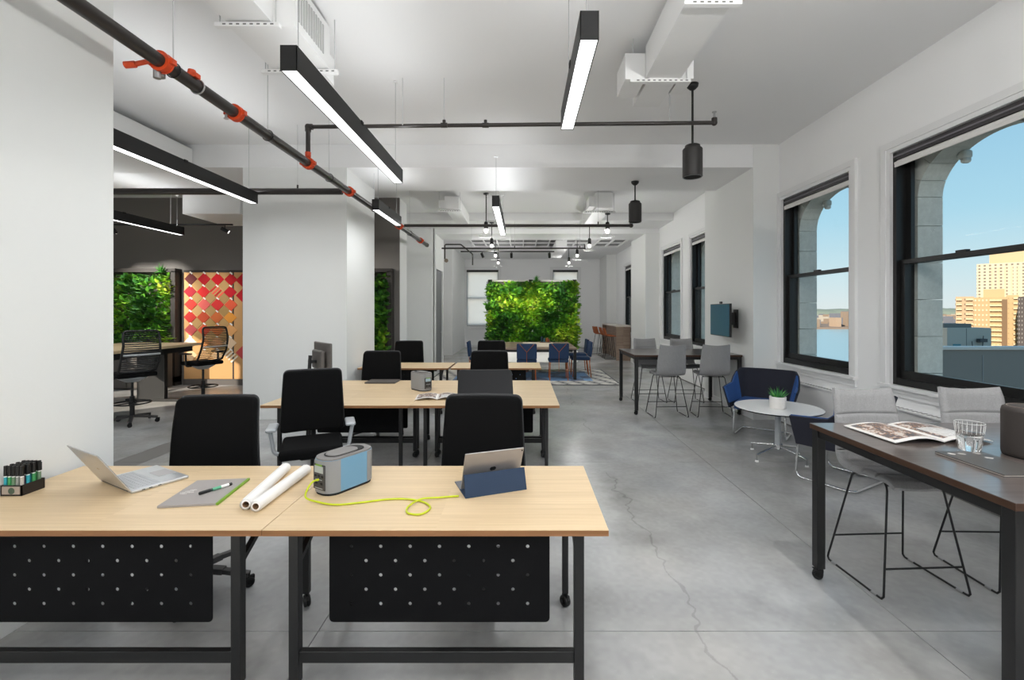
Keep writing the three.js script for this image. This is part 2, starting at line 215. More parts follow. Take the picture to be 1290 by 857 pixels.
// ---------------------------------------------------------------- windows of the right wall
const WIN_Y0 = 0.88, WIN_Y1 = 3.31, WINS = [[3.43, 4.86], [5.47, 6.9], [9.19, 10.62], [11.31, 12.74], [16.02, 17.45], [-0.63, 0.8], [-2.67, -1.24]];
{
  const cuts = [...WINS].sort((a, b) => a[0] - b[0]), g = [];
  let d = REAR - 0.2;
  for (const [a, b] of cuts) { g.push(B(XR, XR + 0.2, 0, CEIL, d, a), B(XR, XR + 0.2, 0, WIN_Y0, a, b), B(XR, XR + 0.2, WIN_Y1, CEIL, a, b)); d = b; }
  g.push(B(XR, XR + 0.2, 0, CEIL, d, BACK + 0.2));
  struct('wall_right', g, M.wall);
}
WINS.forEach(([a, b], i) => {
  const w = sgroup('window_' + (i + 1)), near = i < 5, c = (a + b) / 2;
  // white casing on the room side, two steps
  for (const [s, e, o] of [[0, 0.055, 0.022], [0.045, 0.115, 0.034]]) {
    obj('casing', B(XR - o, XR + 0.002, WIN_Y0, WIN_Y1 + s, a - e, a - s), M.trim, w); obj('casing', B(XR - o, XR + 0.002, WIN_Y0, WIN_Y1 + s, b + s, b + e), M.trim, w);
    obj('casing', B(XR - o - 0.001, XR + 0.002, WIN_Y1 + s, WIN_Y1 + e, a - e, b + e), M.trim, w);
  }
  obj('sill', [B(XR - 0.06, XR + 0.05, WIN_Y0 - 0.035, WIN_Y0, a - 0.125, b + 0.125), B(XR - 0.035, XR, WIN_Y0 - 0.075, WIN_Y0 - 0.035, a - 0.115, b + 0.115), B(XR - 0.022, XR, WIN_Y0 - 0.12, WIN_Y0 - 0.075, a - 0.105, b + 0.105)], M.trim, w);
  // black double-hung frame
  obj('jamb', B(XR + 0.012, XR + 0.2, WIN_Y0, WIN_Y1, a, a + 0.045), M.frameBlack, w); obj('jamb', B(XR + 0.012, XR + 0.2, WIN_Y0, WIN_Y1, b - 0.045, b), M.frameBlack, w);
  obj('head', B(XR + 0.1, XR + 0.2, WIN_Y1 - 0.08, WIN_Y1, a, b), M.frameBlack, w); obj('bottom_rail', B(XR + 0.014, XR + 0.2, WIN_Y0, WIN_Y0 + 0.07, a + 0.045, b - 0.045), M.frameBlack, w);
  const mid = 2.155, sash = (name, x, y0, y1, rBot, rTop) => {
    const s = new THREE.Group(); s.name = name; w.add(s);
    obj('stile', B(x, x + 0.04, y0, y1, a + 0.045, a + 0.105), M.frameBlack, s); obj('stile', B(x, x + 0.04, y0, y1, b - 0.105, b - 0.045), M.frameBlack, s);
    obj('rail', B(x - 0.001, x + 0.041, y0, y0 + rBot, a + 0.045, b - 0.045), M.frameBlack, s); obj('rail', B(x - 0.001, x + 0.041, y1 - rTop, y1, a + 0.045, b - 0.045), M.frameBlack, s);
    obj('pane', B(x + 0.018, x + 0.022, y0 + rBot, y1 - rTop, a + 0.1, b - 0.1), M.glass, s);
  };
  sash('lower_sash', XR + 0.05, WIN_Y0 + 0.05, mid + 0.025, 0.1, 0.045); sash('upper_sash', XR + 0.115, mid - 0.02, WIN_Y1 - 0.03, 0.045, 0.06);
  obj('sash_lock', [B(XR + 0.045, XR + 0.085, mid + 0.025, mid + 0.045, c - 0.05, c + 0.05)], M.blackMetal, w);
  obj('sash_lift', B(XR + 0.036, XR + 0.052, WIN_Y0 + 0.075, WIN_Y0 + 0.09, c - 0.06, c + 0.06), M.blackMetal, w);
  if (!near) return;
  // rolled-up blind at the head
  const blind = thing('roller_blind', ['white roller blind rolled up in the window above the grey counter stools and magazine', 'white roller blind rolled up in the window behind the blue armchair', 'white roller blind rolled up in the window half hidden by the screen pillar', 'white roller blind rolled up in the window next to the second pillar', 'white roller blind rolled up in the window by the brown bar counter'][i], 'blind', [XR + 0.05, WIN_Y1, -c], 0, 'window blinds');
  const L = b - a - 0.02;
  obj('head_box', bx(0.075, 0.075, L, 0.0, -0.042, 0), M.blindHead, blind); obj('head_lip', bx(0.01, 0.014, L, -0.042, -0.045, 0), mat('#77747a', 0.5), blind);
  obj('roll', new THREE.CylinderGeometry(0.03, 0.03, L - 0.02, 16).rotateX(Math.PI / 2).translate(-0.012, -0.112, 0), M.blindRoll, blind);
  obj('hem_bar', rb(0.014, 0.03, L - 0.02, 0.005, -0.034, -0.14, 0), M.blindRoll, blind);
});
// convector covers under the windows, slotted on top
for (const [a, b, label] of [[2.75, 6.96, 'long white radiator cover under the windows by the round table'], [8.86, 13.05, 'white radiator cover under the windows behind the far counter stools'], [14.86, 19.0, 'white radiator cover behind the brown bar counter']]) {
  const t = thing('radiator_cover', label, 'radiator cover', [3.86, 0, -(a + b) / 2]);
  const L = b - a;
  obj('body', bx(0.075, 0.62, L, 0, 0.33, 0), M.trim, t); obj('top', rb(0.1, 0.022, L, 0.006, -0.01, 0.651, 0), M.trim, t); obj('plinth', bx(0.07, 0.02, L, 0.0, 0.01, 0), mat('#6d6a68', 0.7), t);
  for (let z = -L / 2 + 0.08; z < L / 2 - 0.05; z += 0.055) obj('slot', bx(0.05, 0.003, 0.02, -0.012, 0.6635, z), mat('#8b8b8b', 0.8), t);
}
// back wall with two shaded windows
{
  const y0 = 0.95, y1 = 3.5, w1 = [-2.52, -1.08], w2 = [1.38, 2.52];
  struct('wall_back', [B(-3.6, w1[0], 0, LOWCEIL, BACK, BACK + 0.2), B(w1[1], w2[0], 0, LOWCEIL, BACK, BACK + 0.2), B(w2[1], XR + 0.2, 0, LOWCEIL, BACK, BACK + 0.2), ...[w1, w2].flatMap(([a, b]) => [B(a, b, 0, y0, BACK, BACK + 0.2), B(a, b, y1, LOWCEIL, BACK, BACK + 0.2)])], M.wall);
  struct('baseboard_back', B(-2.6, 3.5, 0, 0.11, BACK - 0.02, BACK), M.trim);
  [w1, w2].forEach(([a, b], i) => {
    const w = sgroup('window_' + (8 + i));
    for (const g of [B(a - 0.13, a, y0, y1 + 0.13, BACK - 0.03, BACK), B(b, b + 0.13, y0, y1 + 0.13, BACK - 0.03, BACK), B(a, b, y1, y1 + 0.13, BACK - 0.03, BACK), B(a - 0.15, b + 0.15, y0 - 0.12, y0, BACK - 0.06, BACK)]) obj('casing', g, M.trim, w);
    for (const g of [B(a, a + 0.05, y0, y1, BACK + 0.1, BACK + 0.17), B(b - 0.05, b, y0, y1, BACK + 0.1, BACK + 0.17), B(a, b, y1 - 0.1, y1, BACK + 0.02, BACK + 0.17), B(a, b, y0, y0 + 0.1, BACK + 0.1, BACK + 0.17), B(a, b, (y0 + y1) / 2 - 0.03, (y0 + y1) / 2 + 0.03, BACK + 0.1, BACK + 0.17)]) obj('frame', g, M.frameBlack, w);
    obj('pane', B(a + 0.05, b - 0.05, y0 + 0.1, y1 - 0.1, BACK + 0.13, BACK + 0.134), M.glass, w);
    const s = thing('roller_blind', i ? 'bright white roller shade lowered behind the plant wall top' : 'tall white roller shade lowered over the window beside the plant wall', 'blind', [(a + b) / 2, y1, -BACK - 0.05], 0, 'lowered shades of the back wall');
    obj('cloth', new THREE.PlaneGeometry(b - a - 0.03, y1 - y0 - 0.1, 1, 1).translate(0, -(y1 - y0 - 0.1) / 2 - 0.06, 0), M.shadeCloth, s); obj('hem_bar', bx(b - a - 0.03, 0.035, 0.015, 0, -(y1 - y0) + 0.04, 0), M.blindRoll, s);
  });
}
struct('baseboard_right', [B(3.495, 3.507, 0, 0.1, 6.99, 8.84), B(3.495, XR, 0, 0.1, 6.978, 6.99), B(3.495, 3.507, 0, 0.1, 13.1, 14.84), B(3.495, XR, 0, 0.1, 13.088, 13.1)], M.trim);

// ---------------------------------------------------------------- outside: stone arcade, rooftops, city, river
WINS.slice(0, 5).forEach(([a, b], i) => {
  const c = (a + b) / 2, a0 = a + 0.085, b0 = b - 0.085, R = (b0 - a0) / 2, rise = 0.47, spring = 2.83, x0 = 4.103, x1 = 4.36;
  const t = thing('stone_arch', ['pale stone arch outside the window over the magazine table', 'pale stone arch outside the window behind the blue armchair', 'pale stone arch outside the window beside the wall screen', 'pale stone arch outside the window next to the second pillar', 'pale stone arch outside the window by the brown bar counter'][i], 'arch', [0, 0, 0], 0, 'stone arches outside');
  // jamb blocks with open joints
  for (const s of [0, 1]) for (let y = 0.62; y < spring - 0.01;) { const e = Math.min(y + 0.382, spring); obj('jamb_block', s ? B(x0, x1, y + 0.003, e - 0.003, b0, b0 + 0.2) : B(x0, x1, y + 0.003, e - 0.003, a0 - 0.2, a0), M.stone, t); y = e; }
  // voussoirs
  const n = 9; for (let k = 0; k < n; k++) {
    const sh = new THREE.Shape(), A = Math.PI * (k + 0.012) / n, E = Math.PI * (k + 0.988) / n, m = 4;
    for (let q = 0; q <= m; q++) { const f = A + (E - A) * q / m; sh[q ? 'lineTo' : 'moveTo'](-c + Math.cos(f) * R, spring + Math.sin(f) * rise); }
    for (let q = m; q >= 0; q--) { const f = A + (E - A) * q / m; sh.lineTo(-c + Math.cos(f) * (R + 0.2), spring + Math.sin(f) * (rise + 0.22)); }
    const g = new THREE.ExtrudeGeometry(sh, { depth: x1 - x0, bevelEnabled: false }).rotateY(Math.PI / 2).scale(1, 1, -1);
    const ix = g.index; if (!ix) { const p = g.attributes.position, nn = g.attributes.normal; for (let q = 0; q < p.count; q += 3) for (const at of [p, nn]) { const u = [at.getX(q), at.getY(q), at.getZ(q)]; at.setXYZ(q, at.getX(q + 1), at.getY(q + 1), at.getZ(q + 1)); at.setXYZ(q + 1, ...u); } }
    obj('voussoir', g.translate(x0, 0, 0), M.stone, t);
  }
  { const sh = new THREE.Shape(); sh.moveTo(-c + R + 0.198, spring); sh.lineTo(-c + R + 0.198, 3.525); sh.lineTo(-c - R - 0.198, 3.525); sh.lineTo(-c - R - 0.198, spring); for (let q = 24; q >= 0; q--) { const f = Math.PI * q / 24; sh.lineTo(-c + Math.cos(f) * (R + 0.196), spring + Math.sin(f) * (rise + 0.216)); } obj('spandrel', new THREE.ExtrudeGeometry(sh, { depth: x1 - x0 - 0.03, bevelEnabled: false }).rotateY(-Math.PI / 2).translate(x1 - 0.015, 0, 0), M.stone, t); }
  const kf = Math.PI * 0.70; obj('corbel', [rb(0.1, 0.09, 0.09, 0.03, x1 - 0.02, spring + Math.sin(kf) * rise - 0.03, -(c - Math.cos(kf) * R)), rb(0.08, 0.06, 0.06, 0.025, x1 - 0.02, spring + Math.sin(kf) * rise - 0.085, -(c - Math.cos(kf) * R) + 0.01)], M.stone, t);
  obj('sill_block', B(x0, x1 + 0.05, 0.55, 0.62, a0 - 0.2, b0 + 0.2), M.stone, t);
});
struct('exterior_wall_facing', [[REAR - 0.2, -2.75], [-1.16, -0.72], [0.88, 3.31], [4.985, 5.345], [7.025, 9.065], [10.745, 11.185], [12.875, 15.895], [17.575, BACK + 0.2]].map(([a, b]) => B(4.102, 4.34, -0.3, 4.45, a, b)).concat([B(4.102, 4.34, 3.53, 4.45, 3.32, 17.57), B(4.102, 4.34, -0.3, 0.545, 3.32, 17.57)]), M.stone);
struct('exterior_wall_unseen_upper_floors', B(XFAR - 0.2, 4.36, CEIL + 0.3, 24, REAR - 0.2, BACK + 0.2), M.stone);  // out of view, tall enough to shade the neighbouring roof
struct('exterior_wall_lower_floors', B(XFAR - 0.2, 4.36, -58, -0.3, REAR - 0.2, BACK + 0.2), M.stone);
struct('ground', B(-900, 330, -62, -58.2, -900, 1400), mat('#6b6760', 0.9));
struct('exterior_river', B(330, 9000, -62, -58, -2500, 9000), mat('#9db8bd', 0.3));
{
  const p = thing('rooftop_parapet', 'grey parapet wall of the neighbouring roof with pale metal capping', 'parapet', [10.4, 0, -13]);
  obj('wall', bx(12, 5.6, 0.3, 6, -2.25, -0.15), mat('#85827d', 0.8), p); obj('capping', rb(12.1, 0.09, 0.4, 0.02, 6, 0.59, -0.15), mat('#cfccc6', 0.5), p);
  for (let i = 1; i < 9; i++) obj('panel_joint', bx(0.02, 5.4, 0.012, i * 1.3, -2.3, 0.004), mat('#8d9092', 0.7), p);
  const D = 25, s = thing('rooftop_shed', 'pale metal plant shed on the neighbouring roof', 'shed', [px(1221, D), -1.2, -D]);
  obj('body', bx(2.4, 1.92, 2.0, 0, 0.96, -1), mat('#bab6ab', 0.7), s); obj('roof_vent', bx(1.5, 0.22, 1.2, -0.25, 2.03, -1), mat('#6f716f', 0.7), s); obj('sign', bx(0.42, 0.13, 0.02, -0.68, 0.98, 0.012), mat('#4f8b96', 0.6), s); obj('seam', bx(0.02, 1.9, 0.014, -0.15, 0.96, 0.004), mat('#7d807d', 0.7), s);
  obj('ladder', [rod([0.15, 0, 0.15], [0.0, 1.2, 0.15], 0.02), rod([0.5, 0, 0.15], [0.62, 1.5, 0.15], 0.02), rod([0.05, 0.8, 0.15], [0.6, 0.9, 0.15], 0.015), bx(0.4, 0.18, 0.2, 0.55, 1.25, 0.15)], mat('#4b4d4e', 0.6), s);
  struct('exterior_roof_deck', B(20, 60, -1.5, -1.2, 13.3, 26), mat('#7b7d7c', 0.9));
}
function tower(name, label, D, x0p, x1p, yTop, depth, wallC, winC, cols, rows, winW, winH, opts = {}) {
  const x0 = px(x0p, D), face = Math.atan2(px((x0p + x1p) / 2, D), D), top = py(yTop, D), w = (px(x1p, D) - x0) * Math.cos(face) * 1.02, bottom = opts.bottom ?? -50, h = top - bottom;
  const t = thing(name, label, 'building', [x0, bottom, -D], -face, 'city buildings outside');
  obj('wall', bx(w, h, depth, w / 2, h / 2, -depth / 2), mat(wallC, 0.85), t);
  const gs = [], vis = opts.visible ?? h, stepY = vis / rows;
  for (let r = 0; r < rows; r++) for (let c = 0; c < cols; c++) gs.push(bx(w / cols * winW, stepY * winH, 0.4, (c + 0.5) * w / cols, h - (r + 0.6) * stepY, 0));
  const side = []; for (let r = 0; r < rows; r++) for (let c = 0; c < 6; c++) side.push(bx(0.4, stepY * winH, depth / 6 * winW, 0, h - (r + 0.6) * stepY, -(c + 0.5) * depth / 6));
  tag(obj('window', [...gs, ...side], mat(winC, 0.4), t), null, null, null, 'stuff');
  return { t, w, h, depth };
}
{
  const T = tower('office_tower', 'tall cream stone tower with rows of small dark windows', 420, 1230.5, 1325, 333, 40, '#c9b69a', '#6b5f50', 14, 26, 0.42, 0.5, { visible: 75 });
  const D = 420, cr = new THREE.Group();
  obj('crown', [bx(T.w - 8, 11, 30, T.w / 2 + 4, T.h + 5.5, -18), bx(T.w - 22, 5, 20, T.w / 2 + 6, T.h + 13, -18)], mat('#bda581', 0.85), T.t);
  for (let c = 0; c < 7; c++) obj('pier', bx(1.1, 52, 0.8, (c + 2.5) * T.w / 12, T.h - 30, 0.3), mat('#c9b290', 0.85), T.t);
  const A = tower('apartment_tower', 'tan apartment block with striped balconies beside the river', 250, 1204, 1226.5, 374, 16, '#b3987a', '#6e5e4a', 5, 14, 0.35, 0.35, { visible: 36 });
  for (let r = 0; r < 14; r++) for (const x of [1.3, A.w - 1.7]) obj('balcony', bx(x < 3 ? 2.2 : 3.0, 0.9, 1.4, x, A.h - 1.6 - r * 2.6, 0.6), mat('#cbb795', 0.8), A.t);
  const C = tower('apartment_slab', 'wide golden brick apartment slab in front of the cream tower', 240, 1226.5, 1268, 375, 18, '#b6976f', '#c9b796', 9, 15, 0.45, 0.35, { visible: 38 });
  for (let r = 0; r < 15; r++) obj('balcony', bx(4.2, 0.9, 1.4, C.w - 4.2, C.h - 1.6 - r * 2.55, 0.6), mat('#cdb68e', 0.8), C.t);
  obj('plant_room', bx(C.w * 0.62, 4.2, 10, C.w * 0.6, C.h + 2.1, -8), mat('#b89d74', 0.85), C.t); obj('stair_core', bx(2.0, C.h * 0.98, 1.2, C.w - 1.2, C.h * 0.49, 0.5), mat('#7a6046', 0.85), C.t);
  const E = tower('apartment_wing', 'golden brick apartment wing with balconies behind the grey parapet', 236, 1268, 1283, 372, 18, '#b99d74', '#a58a64', 3, 14, 0.3, 0.3, { visible: 36 });
  for (let r = 0; r < 14; r++) obj('balcony', bx(1.8, 0.9, 1.2, E.w - 0.9, E.h - 1.6 - r * 2.6, 0.5), mat('#cfba96', 0.8), E.t);
  tower('grey_tower', 'dark grey apartment tower with a grid of pale windows', 215, 1282.5, 1330, 374, 18, '#4f4744', '#8d857e', 14, 20, 0.3, 0.4, { visible: 40 });
  const PB = thing('added_white_block', 'white block added out of view to brighten the lowered shades', 'building', [-8, -58, -75]); obj('wall', bx(70, 110, 20, 0, 55, -10), mat('#e6e2da', 0.85), PB); obj('cornice', bx(71, 2, 21, 0, 110, -10), mat('#d8d2c8', 0.85), PB);  // added out of view, its sunlit face brightens the lowered shades
  // far shore
  const shore = obj('far_shore', [B(900, 6500, -62, -52, 1500, 4200)], mat('#8a7565', 0.9)); tag(shore, 'brown far bank of the river below the distant buildings', 'shore', null, 'structure'); shore.name = 'ground_far_shore';
  const cols = ['#b9ad9d', '#94806e', '#75767d', '#ad947d'];
  const sky_line = tag(new THREE.Group(), 'low cream, tan and grey buildings along the far river bank', 'buildings', null, 'stuff'); sky_line.name = numbered('distant_buildings'); scene.add(sky_line);
  cols.forEach((c, q) => { const gs = []; for (let i = 0; i < 110; i++) { const d = rr(1520, 3800), k = rr(0.6, 1.3), hh = rr(8, 34) + (rnd() < 0.06 ? 25 : 0); gs.push(bx(rr(12, 60), hh, rr(12, 40), d * k, -52 + hh / 2, -d)); } tag(obj('building_row', gs, mat(c, 0.9), sky_line), null, null, null, 'stuff'); });
  const hill = []; for (let i = 0; i < 40; i++) { const k = 0.3 + i * 0.03; hill.push(new THREE.SphereGeometry(1, 12, 6).scale(500, rr(70, 105), 300).translate(7000 * k, -58, -7000)); }
  const hl = obj('ground_distant_hills', hill, mat('#7d8577', 1)); hl.userData.kind = 'structure';
}

// ---------------------------------------------------------------- linear pendants
function linearPendant(label, xc, d0, len, ceilingY = CEIL) {
  const yB = 3.087, h = 0.152, w = 0.1, t = thing('linear_pendant', label, 'pendant light', [xc, yB, -(d0 + len / 2)], 0, 'linear pendant lights');
  obj('housing', [bx(0.004, h, len, -w / 2 + 0.002, h / 2, 0), bx(0.004, h, len, w / 2 - 0.002, h / 2, 0), bx(w, h, 0.006, 0, h / 2, len / 2 - 0.003), bx(w, h, 0.006, 0, h / 2, -len / 2 + 0.003), bx(w - 0.008, 0.006, len - 0.014, 0, h / 2, 0)], M.black, t);
  obj('diffuser', bx(w - 0.012, 0.006, len - 0.014, 0, 0.006, 0), M.diffuser, t);
  obj('unseen_upper_diffuser', bx(w - 0.014, 0.004, len - 0.02, 0, h - 0.012, 0), M.diffuser, t);  // unseen glowing top, placed to light the ceiling
  for (const s of [-1, 1]) { obj('cable', cyl(0.0022, 0.0022, ceilingY - yB - h, 0, (ceilingY - yB + h) / 2, s * (len / 2 - 0.12), 6), M.wireDark, t); obj('cable_grip', cyl(0.006, 0.008, 0.03, 0, h + 0.012, s * (len / 2 - 0.12), 8), M.steel, t); obj('ceiling_plate', cyl(0.022, 0.03, 0.02, 0, ceilingY - yB - 0.011, s * (len / 2 - 0.12), 12), M.ductWhite, t); }
  obj('hanger_clip', bx(w + 0.012, 0.03, 0.05, 0, h - 0.01, 0.1), M.blackMatt, t);
  const L = new THREE.RectAreaLight(new THREE.Color(0.955, 0.98, 1), LIGHT_DOWN, w - 0.014, len - 0.02); L.position.set(xc, yB - 0.004, t.position.z); L.lookAt(xc, yB - 1, t.position.z); scene.add(L);
  const U = new THREE.RectAreaLight(new THREE.Color(0.955, 0.98, 1), LIGHT_UP, w - 0.02, len - 0.03); U.position.set(xc, yB + h + 0.004, t.position.z); U.lookAt(xc, yB + 2, t.position.z); scene.add(U);  // out-of-view uplight that brightens the ceiling
  return t;
}
linearPendant('long black linear pendant with white diffuser over the front desks', -1.397, 2.75, 2.44);
linearPendant('short black linear pendant beside the white supply duct over the aisle', 0.356, 2.436, 1.22);
linearPendant('black linear pendant over the aisle past the cross pipe', -0.368, 6.34, 2.44, BEAM);
linearPendant('long black linear pendant between the two columns of the meeting area', -3.6, 3.74, 2.44);
linearPendant('black linear pendant above the high meeting table', -6.48, 6.32, 2.44, BEAM);
linearPendant('short black linear pendant along the sprinkler main by the middle column', -2.09, 6.55, 1.22, BEAM);
linearPendant('unseen black linear pendant over the empty floor behind the desks', -1.397, -2.2, 2.44);  // this and the next ones hang out of view, placed to brighten the room
linearPendant('unseen black linear pendant over the end of the magazine table', 2.3, -0.5, 2.44);  // out of view, placed to light the right wall and ceiling
linearPendant('unseen black linear pendant over the window side behind the magazine table', 2.3, -3.4, 2.44);
linearPendant('unseen short black linear pendant over the aisle behind the desks', 0.356, -1.2, 1.22);
linearPendant('unseen black linear pendant at the entrance of the meeting area', -6.48, 1.0, 2.44);
linearPendant('unseen black linear pendant over the far side of the meeting area', -8.9, 3.5, 2.44);

// ---------------------------------------------------------------- sprinkler main and branches
const PX = -2.35, PY = 3.27;
function clampOn(parent, d, r = 0.062, y = PY, x = PX) { obj('coupling', [cyl(r, r, 0.05, 0, 0, 0, 24).rotateX(Math.PI / 2).translate(x, y, -d), bx(0.03, 0.035, 0.04, x + r + 0.008, y, -d), bx(0.03, 0.035, 0.04, x - r - 0.008, y, -d), cyl(r + 0.004, r + 0.004, 0.012, 0, 0, 0, 24).rotateX(Math.PI / 2).translate(x, y, -d + 0.02), cyl(r + 0.004, r + 0.004, 0.012, 0, 0, 0, 24).rotateX(Math.PI / 2).translate(x, y, -d - 0.02)], M.orange, parent); }
{
  const t = thing('sprinkler_main_pipe', 'thick dark sprinkler main with orange couplings running along the columns', 'pipe', [0, 0, 0]);
  obj('pipe', rod([PX, PY, -0.8], [PX, PY, -11.3], 0.044, 24), M.pipe, t);
  obj('end_cap', cyl(0.05, 0.05, 0.08, 0, 0, 0, 20).rotateX(Math.PI / 2).translate(PX, PY, -11.32), M.pipe, t);
  for (const d of [3.0, 3.77, 5.05, 6.25, 8.8, 10.6]) clampOn(t, d);
  obj('valve_handle', [rod([PX - 0.03, PY - 0.01, -2.96], [PX - 0.15, PY - 0.05, -2.94], 0.015), rod([PX - 0.12, PY - 0.045, -2.94], [PX - 0.18, PY - 0.055, -2.93], 0.021)], M.orange, t);
  obj('drain_valve', [cyl(0.022, 0.022, 0.06, PX - 0.03, PY - 0.075, -3.0, 12), cyl(0.03, 0.03, 0.025, PX - 0.05, PY - 0.06, -3.05, 12)], M.steel, t);
  obj('outlet_saddle', [cyl(0.024, 0.03, 0.05, PX + 0.01, PY + 0.06, -3.26, 12), bx(0.09, 0.03, 0.05, PX + 0.01, PY + 0.045, -3.26)], M.orange, t);
  obj('u_bolt', new THREE.TorusGeometry(0.05, 0.006, 8, 24).translate(PX, PY, -3.33), M.steel, t);
  for (const d of [3.1, 4.25, 5.6, 7.3, 9.6]) { obj('hanger_ring', new THREE.TorusGeometry(0.05, 0.004, 8, 24).translate(PX, PY, -d), M.blackMetal, t); obj('hanger_rod', cyl(0.004, 0.004, (d > 7 && d < 8.36 ? BEAM : CEIL) - PY - 0.05, PX, ((d > 7 && d < 8.36 ? BEAM : CEIL) + PY + 0.05) / 2, -d, 6), M.wire, t); }
  obj('sprinkler_head', [cyl(0.01, 0.01, 0.03, PX - 0.03, PY - 0.055, -3.7, 8), cyl(0.018, 0.018, 0.006, PX - 0.03, PY - 0.075, -3.7, 10)], M.steel, t);
}
{
  const y = 3.668, xe = 2.06, t = thing('sprinkler_branch_pipe', 'thin dark branch pipe crossing below the ceiling to the black hanging speaker', 'pipe');
  obj('riser', rod([PX, PY + 0.07, -5.05], [PX, y - 0.03, -5.05], 0.024, 16), M.pipe, t); obj('elbow', [new THREE.SphereGeometry(0.034, 16, 12).translate(PX, y, -5.05), rod([PX, y - 0.05, -5.05], [PX, y, -5.05], 0.032), rod([PX, y, -5.05], [PX + 0.05, y, -5.05], 0.032)], M.pipe, t);
  obj('pipe', rod([PX, y, -5.05], [xe, y, -4.94], 0.021, 16), M.pipe, t); obj('tee', [rod([PX, PY + 0.068, -5.05], [PX, PY + 0.12, -5.05], 0.03)], M.orange, t);
  obj('end_elbow', [new THREE.SphereGeometry(0.032, 16, 12).translate(xe, y, -4.94), rod([xe, y, -4.94], [xe, y + 0.05, -4.94], 0.03)], M.pipe, t);
  obj('sprinkler_head', [cyl(0.011, 0.014, 0.06, xe, y + 0.08, -4.94, 10), cyl(0.024, 0.024, 0.008, xe, y + 0.115, -4.94, 12)], M.steel, t);
  for (const p of [-0.85, -0.4]) obj('branch_tee', [rod([p - 0.035, y, -5.005], [p + 0.035, y, -5.005], 0.027), rod([p, y, -5.005], [p, y + 0.055, -5.005], 0.018)], M.pipe, t);
  for (const p of [-1.3, -0.85, 1.6]) obj('hanger_rod', cyl(0.004, 0.004, CEIL - y, p, (CEIL + y) / 2, -5.0, 6), M.wire, t);
}
function crossPipe(label, d, y, x0, x1, r, up = 0, rods = []) {
  const t = thing('sprinkler_branch_pipe', label, 'pipe'); obj('pipe', rod([x0, y, -d], [x1, y, -d], r, 14), M.pipe, t);
  if (up) obj('elbow', [new THREE.SphereGeometry(r * 1.5, 14, 10).translate(x1, y, -d), rod([x1, y, -d], [x1, y + up, -d], r * 1.15)], M.pipe, t);
  for (const p of rods) { obj('hanger_rod', cyl(0.004, 0.004, (d > 11.9 ? LOWCEIL : CEIL) - y, p, ((d > 11.9 ? LOWCEIL : CEIL) + y) / 2, -d, 6), M.wire, t); obj('hanger_clip', cyl(0.012, 0.012, 0.05, p, y + r + 0.02, -d, 8), M.pipe, t); }
  return t;
}
crossPipe('thick dark branch pipe from the orange coupling across the meeting area', 6.25, PY, PX - 0.096, -9.6, 0.044, 0, [-3.05, -6.5]);
crossPipe('thin black branch pipe crossing behind the ceiling beam', 8.8, 3.28, PX + 0.096, 2.08, 0.028, 0.14, [-0.45, 1.45]);
{ const t = crossPipe('thin black pipe with a square loop in front of the back bay', 12.0, 3.28, -2.1, 1.63, 0.02, 0.1, [-0.2, 1.5]); obj('loop', bent([[-2.02, 3.0, -12.0], [-2.02, 3.38, -12.0], [-1.6, 3.38, -12.0], [-1.36, 3.2, -12.6], [-1.36, 2.9, -12.6]], 0.04, 0.018), M.pipe, t); obj('gauge', cyl(0.05, 0.05, 0.03, 0, 0, 0, 16).rotateX(Math.PI / 2).translate(-1.98, 2.96, -12.0), mat('#8a7a6a', 0.5), t); }

// ---------------------------------------------------------------- ducts
function duct(label, boxes, extra) { const t = thing('air_duct', label, 'duct'); boxes.forEach((b) => obj('duct_section', B(...b), M.ductWhite, t)); extra?.(t); return t; }
const grille = (t, x, y0, y1, d0, d1, dirX) => { const n = 11; for (let i = 0; i < n; i++) obj('grille_slat', B(x, x + dirX * 0.006, y0, y1, d0 + (i + 0.15) * (d1 - d0) / n, d0 + (i + 0.65) * (d1 - d0) / n), mat('#b4b4b3', 0.6), t); };
const strut = (t, x0, x1, y, d) => { obj('support_strut', B(x0, x1, y - 0.03, y, d - 0.02, d + 0.02), M.ductWhite, t); for (const x of [x0 + 0.03, x1 - 0.03]) obj('threaded_rod', cyl(0.005, 0.005, CEIL - y - 0.004, x, (CEIL + y) / 2, -d, 6), M.wire, t); for (let x = x0 + 0.06; x < x1 - 0.04; x += 0.05) obj('strut_slot', B(x, x + 0.024, y - 0.02, y - 0.01, d - 0.0215, d - 0.0195), mat('#6b6b6a', 0.8), t); };
duct('white rectangular supply duct over the aisle ending in a side diffuser', [[1.142, 1.469, 3.805, 4.1, 2.4, 4.26], [0.955, 1.142, 3.8, 4.04, 4.27, 4.64], [1.469, 1.6, 3.82, 4.03, 4.3, 4.62], [1.17, 1.44, 3.8, 4.08, 4.26, 4.86]], (t) => { strut(t, 1.0, 1.56, 3.8, 4.28); strut(t, 1.12, 1.52, 3.8, 3.2); });
duct('white rectangular supply duct with a side grille above the sprinkler main', [[-2.17, -1.84, 3.77, 4.1, 2.4, 3.4], [-2.17, -1.68, 3.75, 4.12, 3.4, 4.02], [-2.27, -2.17, 3.77, 3.93, 2.4, 3.1], [-2.02, -1.8, 3.8, 4.05, 4.02, 4.4]], (t) => { grille(t, -1.68, 3.82, 4.06, 3.44, 3.9, 1); strut(t, -2.25, -1.78, 3.76, 3.38); strut(t, -2.26, -1.6, 3.74, 4.0); });
duct('wide white duct running through the meeting area', [[-6.4, -5.0, 3.74, 4.1, 3.2, 6.98], [-6.2, -5.15, 3.42, 3.78, 8.4, 9.6]], (t) => { strut(t, -6.5, -4.9, 3.73, 5.2); });
